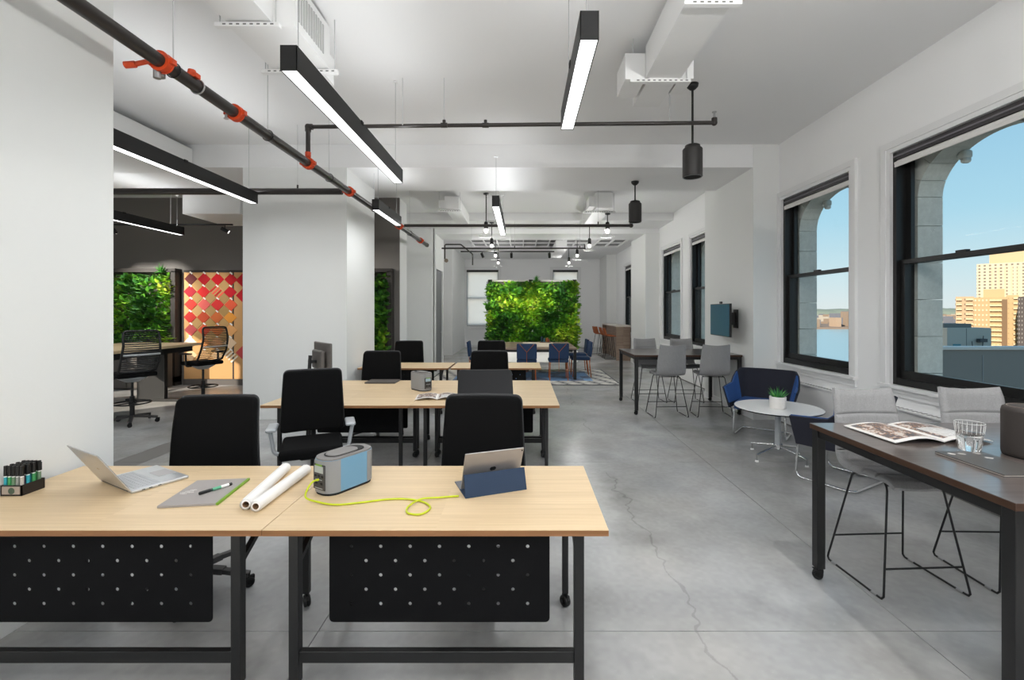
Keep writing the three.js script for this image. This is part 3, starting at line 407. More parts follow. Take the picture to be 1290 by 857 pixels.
duct('white duct hanging in the second bay on the column side', [[-1.637, -1.336, 3.8, 4.06, 9.69, 11.6], [-1.77, -1.637, 3.82, 3.99, 9.75, 10.1]], (t) => { strut(t, -1.8, -1.3, 3.79, 9.8); });
duct('white duct hanging in the second bay on the window side', [[1.535, 1.88, 3.8, 4.12, 9.6, 11.8], [1.4, 1.535, 3.84, 4.05, 9.66, 10.05], [1.05, 1.4, 3.58, 3.86, 14.4, 16.8]], (t) => { strut(t, 1.3, 2.0, 3.79, 9.9); });
{ // egg-crate return grilles in the back bay ceiling
  for (const [x0, x1, label] of [[-1.7, 2.2, 'wide grey return air grille with white ribs in the back bay ceiling'], [2.5, 3.4, 'small grey return air grille near the window wall ceiling']]) {
    const t = thing('ceiling_vent_grille', label, 'vent', [0, 0, 0]); obj('backing', B(x0, x1, LOWCEIL - 0.02, LOWCEIL, 14.7, 16.4), mat('#8d8d8d', 0.8), t);
    for (let x = x0; x <= x1 + 0.01; x += (x1 - x0) / Math.round((x1 - x0) / 0.45)) obj('rib', B(x - 0.015, x + 0.015, LOWCEIL - 0.08, LOWCEIL - 0.02, 14.7, 16.4), M.ductWhite, t);
    for (const d of [14.7, 15.55, 16.4]) obj('rib', B(x0, x1, LOWCEIL - 0.075, LOWCEIL - 0.02, d - 0.015, d + 0.015), M.ductWhite, t);
  }
}
// hanging loudspeakers
for (const [d, cy, label] of [[5.14, CEIL, 'black cylinder speaker hanging at the end of the branch pipe'], [7.76, BEAM, 'black cylinder speaker hanging from the ceiling beam']]) {
  const x = 1.9, t = thing('pendant_speaker', label, 'speaker', [x, 3.14, -d], 0, 'hanging speakers');
  obj('body', lathe([[0, 0.36], [0.07, 0.36], [0.08, 0.355], [0.085, 0.33], [0.1, 0.32], [0.107, 0.31], [0.107, 0.006], [0.103, 0], [0.098, 0.004], [0.092, 0.03], [0, 0.03]], 40), mat('#2e2c2b', 0.5), t);
  obj('speaker_grille', cyl(0.09, 0.09, 0.006, 0, 0.026, 0, 32), M.blackMatt, t); obj('rim', new THREE.TorusGeometry(0.1, 0.004, 8, 40).rotateX(Math.PI / 2).translate(0, 0.003, 0), M.silverPlastic, t);
  obj('stem', cyl(0.012, 0.012, cy - 3.5, 0, 0.36 + (cy - 3.5) / 2, 0, 12), M.blackMetal, t); obj('canopy', lathe([[0, cy - 3.14], [0.065, cy - 3.14], [0.06, cy - 3.17], [0.03, cy - 3.2], [0, cy - 3.21]], 28), M.black, t);
}
// glass pendants down the back, and unseen ones near the camera
[[-0.78, 9.92, 0], [-0.81, 12.2, 1], [-0.836, 14.35, 2], [-0.865, 16.5, 3], [1.84, 9.95, 4], [1.78, 12.2, 5], [1.71, 14.35, 6], [1.667, 16.5, 7], [-0.8, -0.9, 9], [-0.8, -2.9, 10], [1.84, 1.75, 11], [1.84, -0.4, 12], [1.84, -2.6, 13]].forEach(([x, d, i]) => {
  const cy = i === 4 ? 3.755 : d > 0.95 && d < 2.3 ? BEAM : d > 13.1 && d < 14.3 ? BEAM + 0.02 : d > 11.9 ? LOWCEIL : CEIL, y = 3.25;
  const t = thing('glass_pendant', (i > 7 ? ['', 'unseen clear glass bell pendant over the floor behind the front desks', 'unseen clear glass bell pendant by the rear wall on the desk side', 'unseen clear glass bell pendant above the magazine table', 'unseen clear glass bell pendant behind the magazine table', 'unseen clear glass bell pendant by the rear wall on the window side'][i - 8] : ['clear glass bell pendant by the branch pipe of the second bay', 'clear glass bell pendant by the square pipe loop', 'clear glass bell pendant under the far beam above the plant wall', 'clear glass bell pendant in front of the tall shaded window'][i % 4]) + (i > 7 ? '' : i < 4 ? ', desk side' : ', window side'), 'pendant light', [x, y, -d], 0, 'glass pendants');
  obj('canopy', cyl(0.06, 0.06, 0.02, 0, cy - y - 0.011, 0, 20), M.black, t); obj('stem', cyl(0.011, 0.011, cy - y - 0.3, 0, (cy - y + 0.28) / 2, 0, 8), M.black, t);
  obj('socket_cap', lathe([[0, 0.32], [0.03, 0.32], [0.042, 0.3], [0.046, 0.2], [0.05, 0.17], [0, 0.17]], 20), M.black, t);
  obj('glass_shade', lathe([[0.048, 0.18], [0.06, 0.15], [0.07, 0.11], [0.085, 0.06], [0.12, 0.02], [0.15, 0], [0.147, 0.002], [0.117, 0.024], [0.082, 0.063], [0.067, 0.112], [0.057, 0.15], [0.046, 0.178]], 28), M.shadeGlass, t);
  obj('glass_rim', new THREE.TorusGeometry(0.149, 0.0035, 6, 36).rotateX(Math.PI / 2).translate(0, 0.001, 0), M.white, t); obj('glass_neck', new THREE.TorusGeometry(0.062, 0.003, 6, 28).rotateX(Math.PI / 2).translate(0, 0.145, 0), M.white, t);
  obj('bulb', new THREE.SphereGeometry(0.042, 16, 12).scale(1, 1.1, 1).translate(0, 0.115, 0), M.bulb, t);
  const L = new THREE.PointLight(new THREE.Color(1, 0.99, 0.97), i > 7 ? PENDANT * 2.4 : PENDANT * 0.8); L.position.set(x, y + 0.115, -d); L.shadow.radius = 2; L.castShadow = true; scene.add(L);  // the unseen pendants shine stronger, placed to light the right wall
});
// spot tracks
function spotTrack(label, x0, x1, y, d, cy, heads, target) {
  const t = thing('spot_light_track', label, 'track light'); obj('rail', B(x0, x1, y, y + 0.03, d - 0.015, d + 0.015), M.black, t);
  for (const x of [x0 + 0.3, x1 - 1.2]) obj('suspension_rod', cyl(0.004, 0.004, cy - y - 0.03, x, (cy + y + 0.03) / 2, -d, 6), M.wire, t);
  for (const [x, tx, ty, td, k] of heads) {
    const p = V(x, y - 0.09, -d), q = V(tx, ty, -td), dir = q.clone().sub(p).normalize(), a = p.clone().addScaledVector(dir, -0.07), b = p.clone().addScaledVector(dir, 0.07);
    obj('spot_head', [rod(a.toArray(), b.toArray(), 0.036, 16), cyl(0.008, 0.008, 0.09, x, y - 0.04, -d, 8)], M.black, t); obj('spot_lens', rod(b.toArray(), b.clone().addScaledVector(dir, 0.004).toArray(), 0.03, 14), M.bulb, t);
    const L = new THREE.SpotLight(new THREE.Color(1, 0.97, 0.9), k, 0, 0.52, 0.95); L.position.copy(b).addScaledVector(dir, 0.02); L.target.position.copy(q); L.castShadow = true; scene.add(L, L.target);
  }
}
spotTrack('black spot track in front of the dark wall of the meeting area', -10, -5.6, 3.3, 8.9, CEIL, [[-8.5, -8.4, 1.8, 10.3, SPOT * 1.3], [-7.9, -7.9, 1.9, 10.3, SPOT * 1.3], [-6.8, -6.9, 1.6, 10.3, SPOT * 0.35], [-5.75, -3.1, 1.6, 10.3, SPOT * 1.4]]);
spotTrack('black spot track above the plant wall by the dining table', -1.7, 0.88, 3.27, 12.7, LOWCEIL, [[-1.1, -0.5, 1.75, 14, SPOT * 1.6], [-0.3, -0.3, 1.6, 14, SPOT * 1.2], [0.75, 0.95, 1.75, 14, SPOT * 1.8]]);

// ---------------------------------------------------------------- desks
const DESK_D = 0.79, DESK_H = 0.74;
function caster(r = 0.03) { return [new THREE.TorusGeometry(r * 0.72, r * 0.28, 8, 18).rotateY(Math.PI / 2).translate(-0.009, r, 0), new THREE.TorusGeometry(r * 0.72, r * 0.28, 8, 18).rotateY(Math.PI / 2).translate(0.009, r, 0), cyl(r * 0.75, r * 0.75, 0.012, 0, 0, 0, 14).rotateZ(Math.PI / 2).translate(0, r, 0), rb(0.02, 0.028, 0.05, 0.006, 0, r * 1.75, 0.006), cyl(0.007, 0.007, 0.03, 0, r * 2.2, 0, 8)]; }
const move = (gs, x, y, z, ry = 0) => gs.map((g) => g.clone().rotateY(ry).translate(x, y, z));
function makeDesk(label, W, x, d, turn = 0) {
  const t = thing('desk', label, 'desk', [x, 0, -d], turn, 'maple folding desks'), w = W / 2, D = DESK_D;
  const top = obj('tabletop', bx(W, 0.023, D, 0, DESK_H - 0.0155, 0), M.ply, t); obj('veneer', rb(W, 0.005, D, 0.002, 0, DESK_H - 0.0025, 0, 1), M.maple, top);
  const lx = w - 0.12, zf = D / 2 - 0.04, zb = -D / 2 + 0.13;
  for (const s of [-1, 1]) {
    obj('leg', rb(0.042, DESK_H - 0.027 - 0.075, 0.042, 0.004, s * lx, (DESK_H - 0.027 + 0.075) / 2, zf), M.blackMetal, t); obj('leg', rb(0.034, DESK_H - 0.027 - 0.075, 0.034, 0.004, s * lx, (DESK_H - 0.027 + 0.075) / 2, zb), M.blackMetal, t);
    obj('top_rail', bx(0.03, 0.03, zf - zb - 0.05, s * (lx - 0.001), DESK_H - 0.043, (zf + zb) / 2), M.blackMetal, t);
    obj('brace', bar([s * (lx - 0.002), DESK_H - 0.165, zf - 0.015], [s * (lx - 0.002), DESK_H - 0.05, zf - 0.23], 0.022, 0.022), M.blackMetal, t);
    for (const z of [zf, zb]) obj('caster', move(caster(0.032), s * lx, 0, z, s * 0.6), M.blackMetal, t);
  }
  obj('stretcher', rb(2 * lx - 0.04, 0.05, 0.03, 0.004, 0, 0.19, zf), M.blackMetal, t);
  const pw = 0.96, ph = 0.42, sh = roundShape(pw, pw, ph, 0.022);
  for (let r = 0; r < 5; r++) { const odd = r % 2, n = odd ? 6 : 7; for (let c = 0; c < n; c++) { const h = new THREE.Path(); h.absellipse((c - (n - 1) / 2) * 0.128, ph - 0.09 - r * 0.0623, 0.0075, 0.0075, 0, Math.PI * 2, true); sh.holes.push(h); } }
  obj('modesty_panel', slab(sh, 0.003, 0.0005, 1, 8).translate(0, DESK_H - 0.027 - ph, zf - 0.055), M.panelBlack, t);
  obj('panel_bracket', [bx(0.05, 0.03, 0.05, -pw / 2 - 0.02, DESK_H - 0.045, zf - 0.06), bx(0.05, 0.03, 0.05, pw / 2 + 0.02, DESK_H - 0.045, zf - 0.06)], M.blackMetal, t);
  return t;
}
const SEAM = -1.082, DB = 1.44;
makeDesk('maple desk against the white column with laptop, markers and paper rolls', 1.49, SEAM - 0.747, 1.912 + DESK_D / 2);
makeDesk('maple desk with blue power station, yellow cable and tablet', DB, SEAM + DB / 2 + 0.001, 1.912 + DESK_D / 2);
makeDesk('maple desk behind the office chair turned away from it, by the middle column', DB, SEAM - DB / 2 - 0.002, 4.43 + DESK_D / 2, Math.PI);
makeDesk('maple desk with the open magazine in the second row', DB, SEAM + DB / 2 + 0.001, 4.43 + DESK_D / 2, Math.PI);
makeDesk('maple desk with the closed dark laptop and monitor', DB, SEAM - DB / 2 - 0.002, 5.225 + DESK_D / 2);
makeDesk('maple desk of the second row facing the last row, next to the aisle', DB, SEAM + DB / 2 + 0.001, 5.225 + DESK_D / 2);
makeDesk('maple desk of the last row beside the middle column', 1.44, -1.9, 7.31 + DESK_D / 2);
makeDesk('maple desk of the last row nearest the blue patterned rug', 1.44, -0.42, 7.31 + DESK_D / 2);

// ---------------------------------------------------------------- office chairs
function makeOfficeChair(label, pos, turn) {
  const t = thing('office_chair', label, 'office chair', pos, turn, 'black office chairs');
  obj('seat', warp(rb(0.5, 0.085, 0.47, 0.035, 0, 0.455, 0.02, 4), (v) => { v.y += 0.012 * Math.cos(v.x * 5) - (v.z > 0.15 ? (v.z - 0.15) * 0.22 : 0); }), M.blackFabric, t);
  const bend = (v) => { v.z += 0.55 * v.x * v.x - 0.09 * (v.y - 0.05) + 0.16 * Math.sin((v.y) * 4.2) * 0.2; };
  const back = slab(roundShape(0.545, 0.49, 0.56, 0.045), 0.05, 0.02, 4, 8);
  obj('backrest', warp(subdivide(back), bend).translate(0, 0.535, -0.235), M.blackFabric, t);
  const fr = slab(roundShape(0.56, 0.5, 0.575, 0.05), 0.016, 0.006, 2, 8); obj('back_shell', warp(subdivide(fr), bend).translate(0, 0.528, -0.262), mat('#2c2c2e', 0.6), t);
  obj('spine', bent([[0, 0.4, -0.16], [0, 0.4, -0.31], [0, 0.72, -0.325]], 0.06, 0.024, 10), M.blackMetal, t);
  for (const s of [-1, 1]) {
    const a = obj('armrest', bent([[s * 0.2, 0.405, 0.0], [s * 0.3, 0.405, 0.0], [s * 0.335, 0.6, -0.02], [s * 0.33, 0.625, -0.02]], 0.045, 0.017, 10), M.silverPlastic, t);
    obj('arm_pad', rb(0.085, 0.03, 0.25, 0.014, s * 0.315, 0.64, 0.01, 3), M.silverPlastic, a);
    obj('back_bracket', rb(0.045, 0.05, 0.02, 0.006, s * 0.2, 0.59, -0.2), M.stationDark, t);
  }
  obj('tilt_mechanism', [rb(0.2, 0.06, 0.28, 0.02, 0, 0.385, -0.02), rod([0.08, 0.385, 0.02], [0.26, 0.38, 0.03], 0.008)], M.blackMetal, t);
  obj('gas_column', [cyl(0.027, 0.027, 0.14, 0, 0.17, 0, 16), cyl(0.016, 0.016, 0.16, 0, 0.3, 0, 14)], M.blackMetal, t);
  for (let k = 0; k < 5; k++) { const a = k * Math.PI * 0.4 + 0.3, c = Math.sin(a), s = Math.cos(a); obj('base_leg', [bar([c * 0.02, 0.115, s * 0.02], [c * 0.17, 0.1, s * 0.17], 0.046, 0.034), bar([c * 0.16, 0.1, s * 0.16], [c * 0.315, 0.075, s * 0.315], 0.036, 0.026)], M.stationDark, t); obj('caster', move(caster(0.03), c * 0.315, 0, s * 0.315, a + 0.8), M.blackMatt, t); }
  return t;
}
function subdivide(g, cuts = 2) { // split triangles so that a flat slab can be bent
  g = prep(g); for (let q = 0; q < cuts; q++) { const p = g.attributes.position, out = []; const a = V(0, 0, 0), b = V(0, 0, 0), c = V(0, 0, 0); for (let i = 0; i < p.count; i += 3) { a.fromBufferAttribute(p, i); b.fromBufferAttribute(p, i + 1); c.fromBufferAttribute(p, i + 2); const ab = a.clone().add(b).multiplyScalar(0.5), bc = b.clone().add(c).multiplyScalar(0.5), ca = c.clone().add(a).multiplyScalar(0.5); for (const v of [a, ab, ca, ab, b, bc, ca, bc, c, ab, bc, ca]) out.push(v.x, v.y, v.z); } const n = new THREE.BufferGeometry(); n.setAttribute('position', new THREE.Float32BufferAttribute(out, 3)); g = n; }
  g = mergeVertices(g, 1e-5); g.computeVertexNormals(); return g;
}
const ch = makeOfficeChair('black office chair tucked behind the desk with the silver laptop', [-1.95, 0, -2.74], 0.06);
for (const [l, x, d, r] of [
  ['black office chair tucked behind the desk with the tablet', -0.26, 2.76, -0.04],
  ['black office chair with silver arms turned away from its desk, next to the middle column', -1.87, 4.1, 0.4],
  ['black office chair pulled up to the desk with the open magazine', -0.355, 4.56, Math.PI + 0.03],
  ['black office chair behind the desk with the closed dark laptop', -1.91, 6.06, 0.03],
  ['black office chair behind the second row next to the aisle', -0.455, 6.08, -0.02],
  ['black office chair behind the last row beside the dark wall', -2.06, 8.2, 0.05],
  ['black office chair behind the last row in front of the dining table', -0.565, 8.22, 0.0]]) dup(ch, l, [x, 0, -d], r);

// ---------------------------------------------------------------- high tables and counter stools
function makeHighTable(label, x0, x1, d0, d1) {
  const W = x1 - x0, D = d1 - d0, H = 0.95, t = thing('high_table', label, 'table', [(x0 + x1) / 2, 0, -(d0 + d1) / 2], 0, 'dark counter-height tables');
  const top = obj('tabletop', rb(W, 0.03, D, 0.003, 0, H - 0.015, 0, 1), mat('#5f4d42', 0.5, 0, { map: plyMap }), t); obj('laminate', rb(W - 0.001, 0.003, D - 0.001, 0.001, 0, H, 0, 1), M.walnut, top);
  const lx = W / 2 - 0.035, lz = D / 2 - 0.035;
  for (const sx of [-1, 1]) for (const sz of [-1, 1]) { obj('leg', rb(0.052, H - 0.03 - 0.07, 0.052, 0.004, sx * lx, (H - 0.03 + 0.07) / 2, sz * lz), M.blackMetal, t); const c = obj('caster', move(caster(0.03), sx * lx - 0.006, 0, sz * lz, 0.9), M.blackMatt, t); obj('brake_lever', rb(0.012, 0.006, 0.045, 0.002, sx * lx - 0.03, 0.066, sz * lz + 0.012), M.blackMatt, c); }
  for (const s of [-1, 1]) { obj('apron', bx(W - 0.12, 0.045, 0.03, 0, H - 0.053, s * lz), M.blackMetal, t); obj('apron', bx(0.03, 0.045, D - 0.12, s * lx, H - 0.053, 0), M.blackMetal, t); }
  return t;
}
makeHighTable('dark counter-height table with magazine, glass and notebook', 1.79, 3.48, 1.67, 2.87);
makeHighTable('dark counter-height table under the wall screen', 1.775, 3.48, 7.27, 8.47);

function makeStool(label, pos, turn) {
  const t = thing('counter_stool', label, 'stool', pos, turn, 'grey counter stools');
  // side profile from the front lip of the seat back and up the backrest (z forward, y up)
  const prof = new THREE.CatmullRomCurve3([V(0, 0.625, 0.225), V(0, 0.648, 0.19), V(0, 0.648, 0.08), V(0, 0.635, -0.06), V(0, 0.65, -0.15), V(0, 0.72, -0.205), V(0, 0.83, -0.225), V(0, 0.96, -0.245), V(0, 1.09, -0.275), V(0, 1.115, -0.282)]);
  const width = (s) => s < 0.06 ? 0.4 + s * 0.6 : s < 0.5 ? 0.455 : 0.455 - 0.05 * Math.max(0, (s - 0.6) / 0.4);
  const fn = (pad) => (u, v) => { const p = prof.getPointAt(v), x = (u - 0.5) * width(v) * (v > 0.93 ? 1 - (v - 0.93) * 0.25 : 1), up = v < 0.45 ? 1 : Math.max(0, 1 - (v - 0.45) * 6), k = x * x; const side = v < 0.45 ? V(0, 0.35 * k, 0) : V(0, 0.35 * k * up + (v > 0.9 ? 0.45 * k : 0), 0.75 * k * (1 - up)); const q = V(x, p.y + side.y, p.z + side.z); const edge = Math.min(u, 1 - u, v, 1 - v); let th = pad ? 0.026 * Math.min(1, edge * 14 + 0.35) : 0.008; if (pad) for (const s of [0.12, 0.24, 0.36, 0.56, 0.68, 0.82]) th -= 0.011 * Math.exp(-(((v - s) / 0.006) ** 2)); return { p: q, t: th }; };
  obj('upholstered_shell', sheet(fn(true), 22, 84, 0.02), M.greyFabric, t);
  obj('outer_shell', sheet((u, v) => { const r = fn(false)(1 - u, v); return { p: r.p, t: 0.01 }; }, 16, 40, 0.01), M.greyFabric, t);
  for (const s of [-1, 1]) obj('leg_frame', bent([[s * 0.15, 0.632, 0.1], [s * 0.17, 0.61, 0.145], [s * 0.262, 0.006, 0.225], [s * 0.262, 0.006, -0.225], [s * 0.17, 0.61, -0.12], [s * 0.15, 0.626, -0.08]], 0.025, 0.0062, 8), M.blackMetal, t);
  obj('footrest', rod([-0.236, 0.17, 0.203], [0.236, 0.17, 0.203], 0.0055), M.blackMetal, t); obj('crossbar', rod([-0.236, 0.17, -0.203], [0.236, 0.17, -0.203], 0.0055), M.blackMetal, t);
  obj('seat_brace', [rod([-0.16, 0.618, 0.12], [0.16, 0.618, 0.12], 0.006), rod([-0.16, 0.618, -0.1], [0.16, 0.618, -0.1], 0.006)], M.blackMetal, t);
  for (const s of [-1, 1]) for (const z of [-0.16, 0.16]) obj('glide', rb(0.018, 0.012, 0.04, 0.004, s * 0.262, 0.007, z), mat('#9a9a9a', 0.6), t);
  return t;
}
const st = makeStool('grey counter stool facing the room beside the open magazine', [2.3, 0, -2.85], 0.05);
for (const [l, x, d, r] of [
  ['grey counter stool below the window sill, behind the water glass', 3.03, 2.88, -0.03],
  ['grey counter stool drawn under the near end of the magazine table', 2.27, 1.62, Math.PI + 0.05],
  ['grey counter stool with its back to the room, at the screen table corner', 2.29, 7.3, Math.PI + 0.06],
  ['grey counter stool with its back to the room, next to the screen wall', 2.99, 7.3, Math.PI - 0.08],
  ['grey counter stool facing the room behind the screen table, beside the brown bar counter', 2.31, 8.42, 0.04],
  ['grey counter stool facing the room behind the screen table, below the far windows', 2.98, 8.42, -0.03]]) dup(st, l, [x, 0, -d], r);

// ---------------------------------------------------------------- lounge corner
{
  const t = thing('round_table', 'round white coffee table on a chrome four-star base', 'table', [2.87, 0, -5.17]);
  obj('tabletop', lathe([[0, 0.571], [0.44, 0.571], [0.446, 0.568], [0.444, 0.562], [0, 0.562]], 64), M.whiteGloss, t); obj('edge', lathe([[0.2, 0.562], [0.443, 0.562], [0.446, 0.558], [0.436, 0.55], [0.2, 0.55]], 64), M.black, t);
  obj('column', [cyl(0.03, 0.034, 0.42, 0, 0.34, 0, 24), cyl(0.14, 0.14, 0.012, 0, 0.546, 0, 24)], M.silverPlastic, t); obj('hub', cyl(0.045, 0.05, 0.05, 0, 0.13, 0, 24), M.chrome, t);
  for (let k = 0; k < 4; k++) { const a = k * Math.PI / 2 + 0.42, c = Math.sin(a), s = Math.cos(a); obj('foot', [rod([c * 0.03, 0.135, s * 0.03], [c * 0.34, 0.075, s * 0.34], 0.017, 12, 0.012), rod([c * 0.335, 0.085, s * 0.335], [c * 0.335, 0.0, s * 0.335], 0.008)], M.chrome, t); obj('glide', cyl(0.016, 0.02, 0.014, c * 0.335, 0.007, s * 0.335, 12), M.white, t); }
  const p = thing('potted_succulent', 'spiky green succulent in a white cylinder pot on the round table', 'plant', [2.83, 0.571, -5.1]);
  obj('pot', lathe([[0, 0], [0.07, 0], [0.082, 0.006], [0.084, 0.13], [0.08, 0.133], [0.075, 0.128], [0.073, 0.11], [0, 0.11]], 36), mat('#e6e2de', 0.6), p); obj('soil', cyl(0.074, 0.074, 0.01, 0, 0.113, 0, 24), M.soil, p);
  const greens = ['#2f7d3c', '#4f9e4a', '#3a8a4e', '#6aae52'].map((c) => mat(c, 0.45));
  for (let i = 0; i < 46; i++) { const a = i * 2.399, tilt = 0.12 + 0.85 * Math.sqrt(i / 46), L = rr(0.11, 0.17) * (1 - tilt * 0.25); const g = new THREE.ConeGeometry(0.011, L, 5).scale(1, 1, 0.45).translate(0, L / 2, 0).rotateX(tilt).rotateY(a).translate(Math.sin(a) * 0.035 * tilt, 0.112, Math.cos(a) * 0.035 * tilt); obj('leaf', g, greens[i % 4], p); }
}
function makeArmchair(label, pos, turn, group) {
  const t = thing('armchair', label, 'armchair', pos, turn, group);
  // plan of the wraparound shell from one arm tip round the back to the other; s in 0..1
  const plan = new THREE.CatmullRomCurve3([V(-0.36, 0, 0.22), V(-0.345, 0, 0.05), V(-0.32, 0, -0.12), V(-0.25, 0, -0.225), V(-0.12, 0, -0.255), V(0, 0, -0.262), V(0.12, 0, -0.255), V(0.25, 0, -0.225), V(0.32, 0, -0.12), V(0.345, 0, 0.05), V(0.36, 0, 0.22)]);
  const top = (s) => { const e = Math.abs(s - 0.5) * 2; return e < 0.4 ? 0.84 : e < 0.62 ? 0.84 - (e - 0.4) / 0.22 * 0.185 : 0.655 - (e - 0.62) * 0.06; };
  const wallFn = (off, lo) => (u, v) => { const s = u, p = plan.getPointAt(s), y0 = lo, y = y0 + (top(s) - y0) * v, lean = (y - 0.4) * 0.28, n = V(p.x * 0.9, 0, p.z - 0.1).normalize(); return { p: V(p.x, y, p.z).addScaledVector(n, lean + off), t: 0.022 }; };
  const part = (name, f, u0, u1, m, flip) => obj(name, sheet((u, v) => f(flip ? u1 + (u0 - u1) * u : u0 + (u1 - u0) * u, v), 26, 10, 0.022), m, t);
  part('outer_shell', wallFn(0.0, 0.36), 0, 1, M.darkNavy, true);
  part('inner_back', wallFn(0, 0.42), 0.27, 0.73, M.darkNavy, false);
  part('inner_arm', wallFn(0, 0.42), 0.0, 0.27, M.blueFabric, false); part('inner_arm', wallFn(0, 0.42), 0.73, 1, M.blueFabric, false);
  obj('seat', rb(0.6, 0.11, 0.52, 0.045, 0, 0.4, 0.0, 4), M.blueFabric, t);
  obj('cantilever_frame', bent([[-0.3, 0.36, 0.1], [-0.3, 0.36, 0.23], [-0.3, 0.013, 0.26], [-0.3, 0.013, -0.26], [0.3, 0.013, -0.26], [0.3, 0.013, 0.26], [0.3, 0.36, 0.23], [0.3, 0.36, 0.1]], 0.08, 0.0125, 12), M.chrome, t);
  return t;
}
const ac = makeArmchair('blue and navy armchair with a chrome cantilever frame below the window', [3.19, 0, -6.12], -0.66, 'lounge armchairs');
dup(ac, 'dark armchair turned towards the round table behind the high table corner', [3.1, 0, -4.5], Math.PI + 0.53);
{ // screen on a swing arm
  const t = thing('wall_tv', 'flat blue-grey screen on a swing arm on the pillar', 'screen', [3.26, 1.5, -7.62], -Math.PI / 2 - 0.06);
  obj('cabinet', rb(0.86, 0.53, 0.035, 0.006, 0, 0, -0.02), M.black, t); obj('display', bx(0.835, 0.505, 0.003, 0, 0, -0.001), new THREE.MeshPhysicalMaterial({ color: '#3f6075', roughness: 0.16, emissive: new THREE.Color('#2f4d62'), emissiveIntensity: 0.22 }), t);
  obj('camera_bar', rb(0.07, 0.035, 0.03, 0.006, 0.02, 0.285, -0.02), M.black, t); obj('swing_arm', [bx(0.06, 0.2, 0.2, 0.05, 0.02, -0.13), bx(0.16, 0.3, 0.02, 0.08, 0.02, -0.235), bx(0.3, 0.2, 0.02, 0, 0.02, -0.045)], M.black, t);
}
// ---------------------------------------------------------------- rug, dining table, chairs, plant wall
{
  const S = 512, rug = tex(S, S / 2, (u, v) => {
    const X = u * 4.4, Y = v * 2.7, n = fbm(u * 2, v, [0.4, 0.6, 0.5, 0.4, 0.3]), edge = Math.min(u * 4.4, (1 - u) * 4.4, v * 2.7, (1 - v) * 2.7);
    if (edge < 0.04) return [70, 70, 74];
    const a = Math.floor((X + Y * 0.4) / 0.36), b = Math.floor(Y / 0.2), q = ((X + Y * 0.4) / 0.36) % 1, s = (Y / 0.2) % 1, lens = Math.abs(s - 0.5) * 2 < Math.sin(q * Math.PI) * 0.8;
    if (edge < 0.55) return lens ? [215 + n * 20, 212 + n * 20, 212] : [95 + n * 50, 93 + n * 50, 98 + n * 45];
    const blue = N[2](X * 4, Y * 4); return blue > 0.45 ? [88 + n * 70, 125 + n * 70, 170 + n * 60] : [60 + n * 90, 75 + n * 90, 105 + n * 80];
  }, true);
  const g = rb(4.4, 0.012, 2.7, 0.004, 0, 0.006, 0, 1); const p = g.attributes.position, uv = g.attributes.uv; for (let i = 0; i < p.count; i++) uv.setXY(i, p.getX(i) / 4.4 + 0.5, 0.5 - p.getZ(i) / 2.7);
  const r = obj('rug', g, mat('#ffffff', 0.95, 0, { map: rug }), scene, true); r.position.set(0.0, 0, -11.55); tag(r, 'blue and white patterned rug under the dining table', 'rug');
  const t = thing('dining_table', 'long grey-brown dining table in front of the plant wall', 'table', [0.15, 0.0126, -12.0]);
  for (let k = 0; k < 5; k++) obj('top_plank', rb(2.3, 0.035, 0.438, 0.004, 0, 0.735, -0.88 + k * 0.44, 1), mat('#ffffff', 0.5, 0, { map: oakGreyMap, color: k % 2 ? '#f4eee6' : '#ffffff' }), t);
  for (const sx of [-1, 1]) for (const sz of [-1, 1]) obj('leg', rb(0.07, 0.715, 0.07, 0.004, sx * 1.1, 0.3575, sz * 1.05), M.blackMetal, t);
  for (const s of [-1, 1]) { obj('apron', bx(2.1, 0.06, 0.03, 0, 0.685, s * 1.05), M.blackMetal, t); obj('apron', bx(0.03, 0.06, 2.0, s * 1.1, 0.685, 0), M.blackMetal, t); }
  const run = obj('table_runner', rb(0.82, 0.012, 1.5, 0.003, 0.42, 0.7725, -12.0, 1), mat('#e2d3bf', 0.8)); tag(run, 'pale runner laid across the dining table', 'runner');
  const tray = thing('condiment_tray', 'small tray of dark and orange jars on the pale runner', 'tray', [0.62, 0.779, -12.6]);
  obj('tray', rb(0.3, 0.02, 0.2, 0.006, 0, 0.01, 0), M.oakGrey, tray); for (const [x, c, h] of [[-0.09, '#26384a', 0.14], [-0.02, '#3c5c70', 0.1], [0.05, '#a8672e', 0.11], [0.1, '#7b2d22', 0.08]]) obj('jar', cyl(0.026, 0.028, h, x, 0.02 + h / 2, 0, 12), mat(c, 0.4), tray);
}
function makeDiningChair(label, pos, turn) {
  const t = thing('dining_chair', label, 'chair', pos, turn, 'navy dining chairs');
  obj('seat', rb(0.47, 0.075, 0.46, 0.025, 0, 0.455, 0.02, 3), M.navyFabric, t);
  obj('backrest', slab(roundShape(0.47, 0.47, 0.37, 0.03), 0.055, 0.018, 3, 6).rotateX(-0.1).translate(0, 0.5, -0.215), M.navyFabric, t);
  obj('back_piping', [rod([0, 0.49, -0.245], [0, 0.67, -0.262], 0.006), rod([0, 0.67, -0.262], [-0.17, 0.86, -0.285], 0.006), rod([0, 0.67, -0.262], [0.17, 0.86, -0.285], 0.006)], M.copper, t);
  for (const [x, z] of [[-1, -1], [1, -1], [-1, 1], [1, 1]]) obj('leg', rod([x * 0.2, 0.425, z * 0.19], [x * 0.215, 0, z * 0.215 - (z < 0 ? 0.02 : 0)], 0.011, 10, 0.012), M.copper, t);
  obj('spine_rod', rod([0, 0.49, -0.245], [0, 0.2, -0.225], 0.007), M.copper, t);
  return t;
}
const dc = makeDiningChair('navy dining chair with copper Y piping on the back, at the table side facing the desks, beside the corner', [px(703.5, 10.95), 0.0146, -11.03], Math.PI);
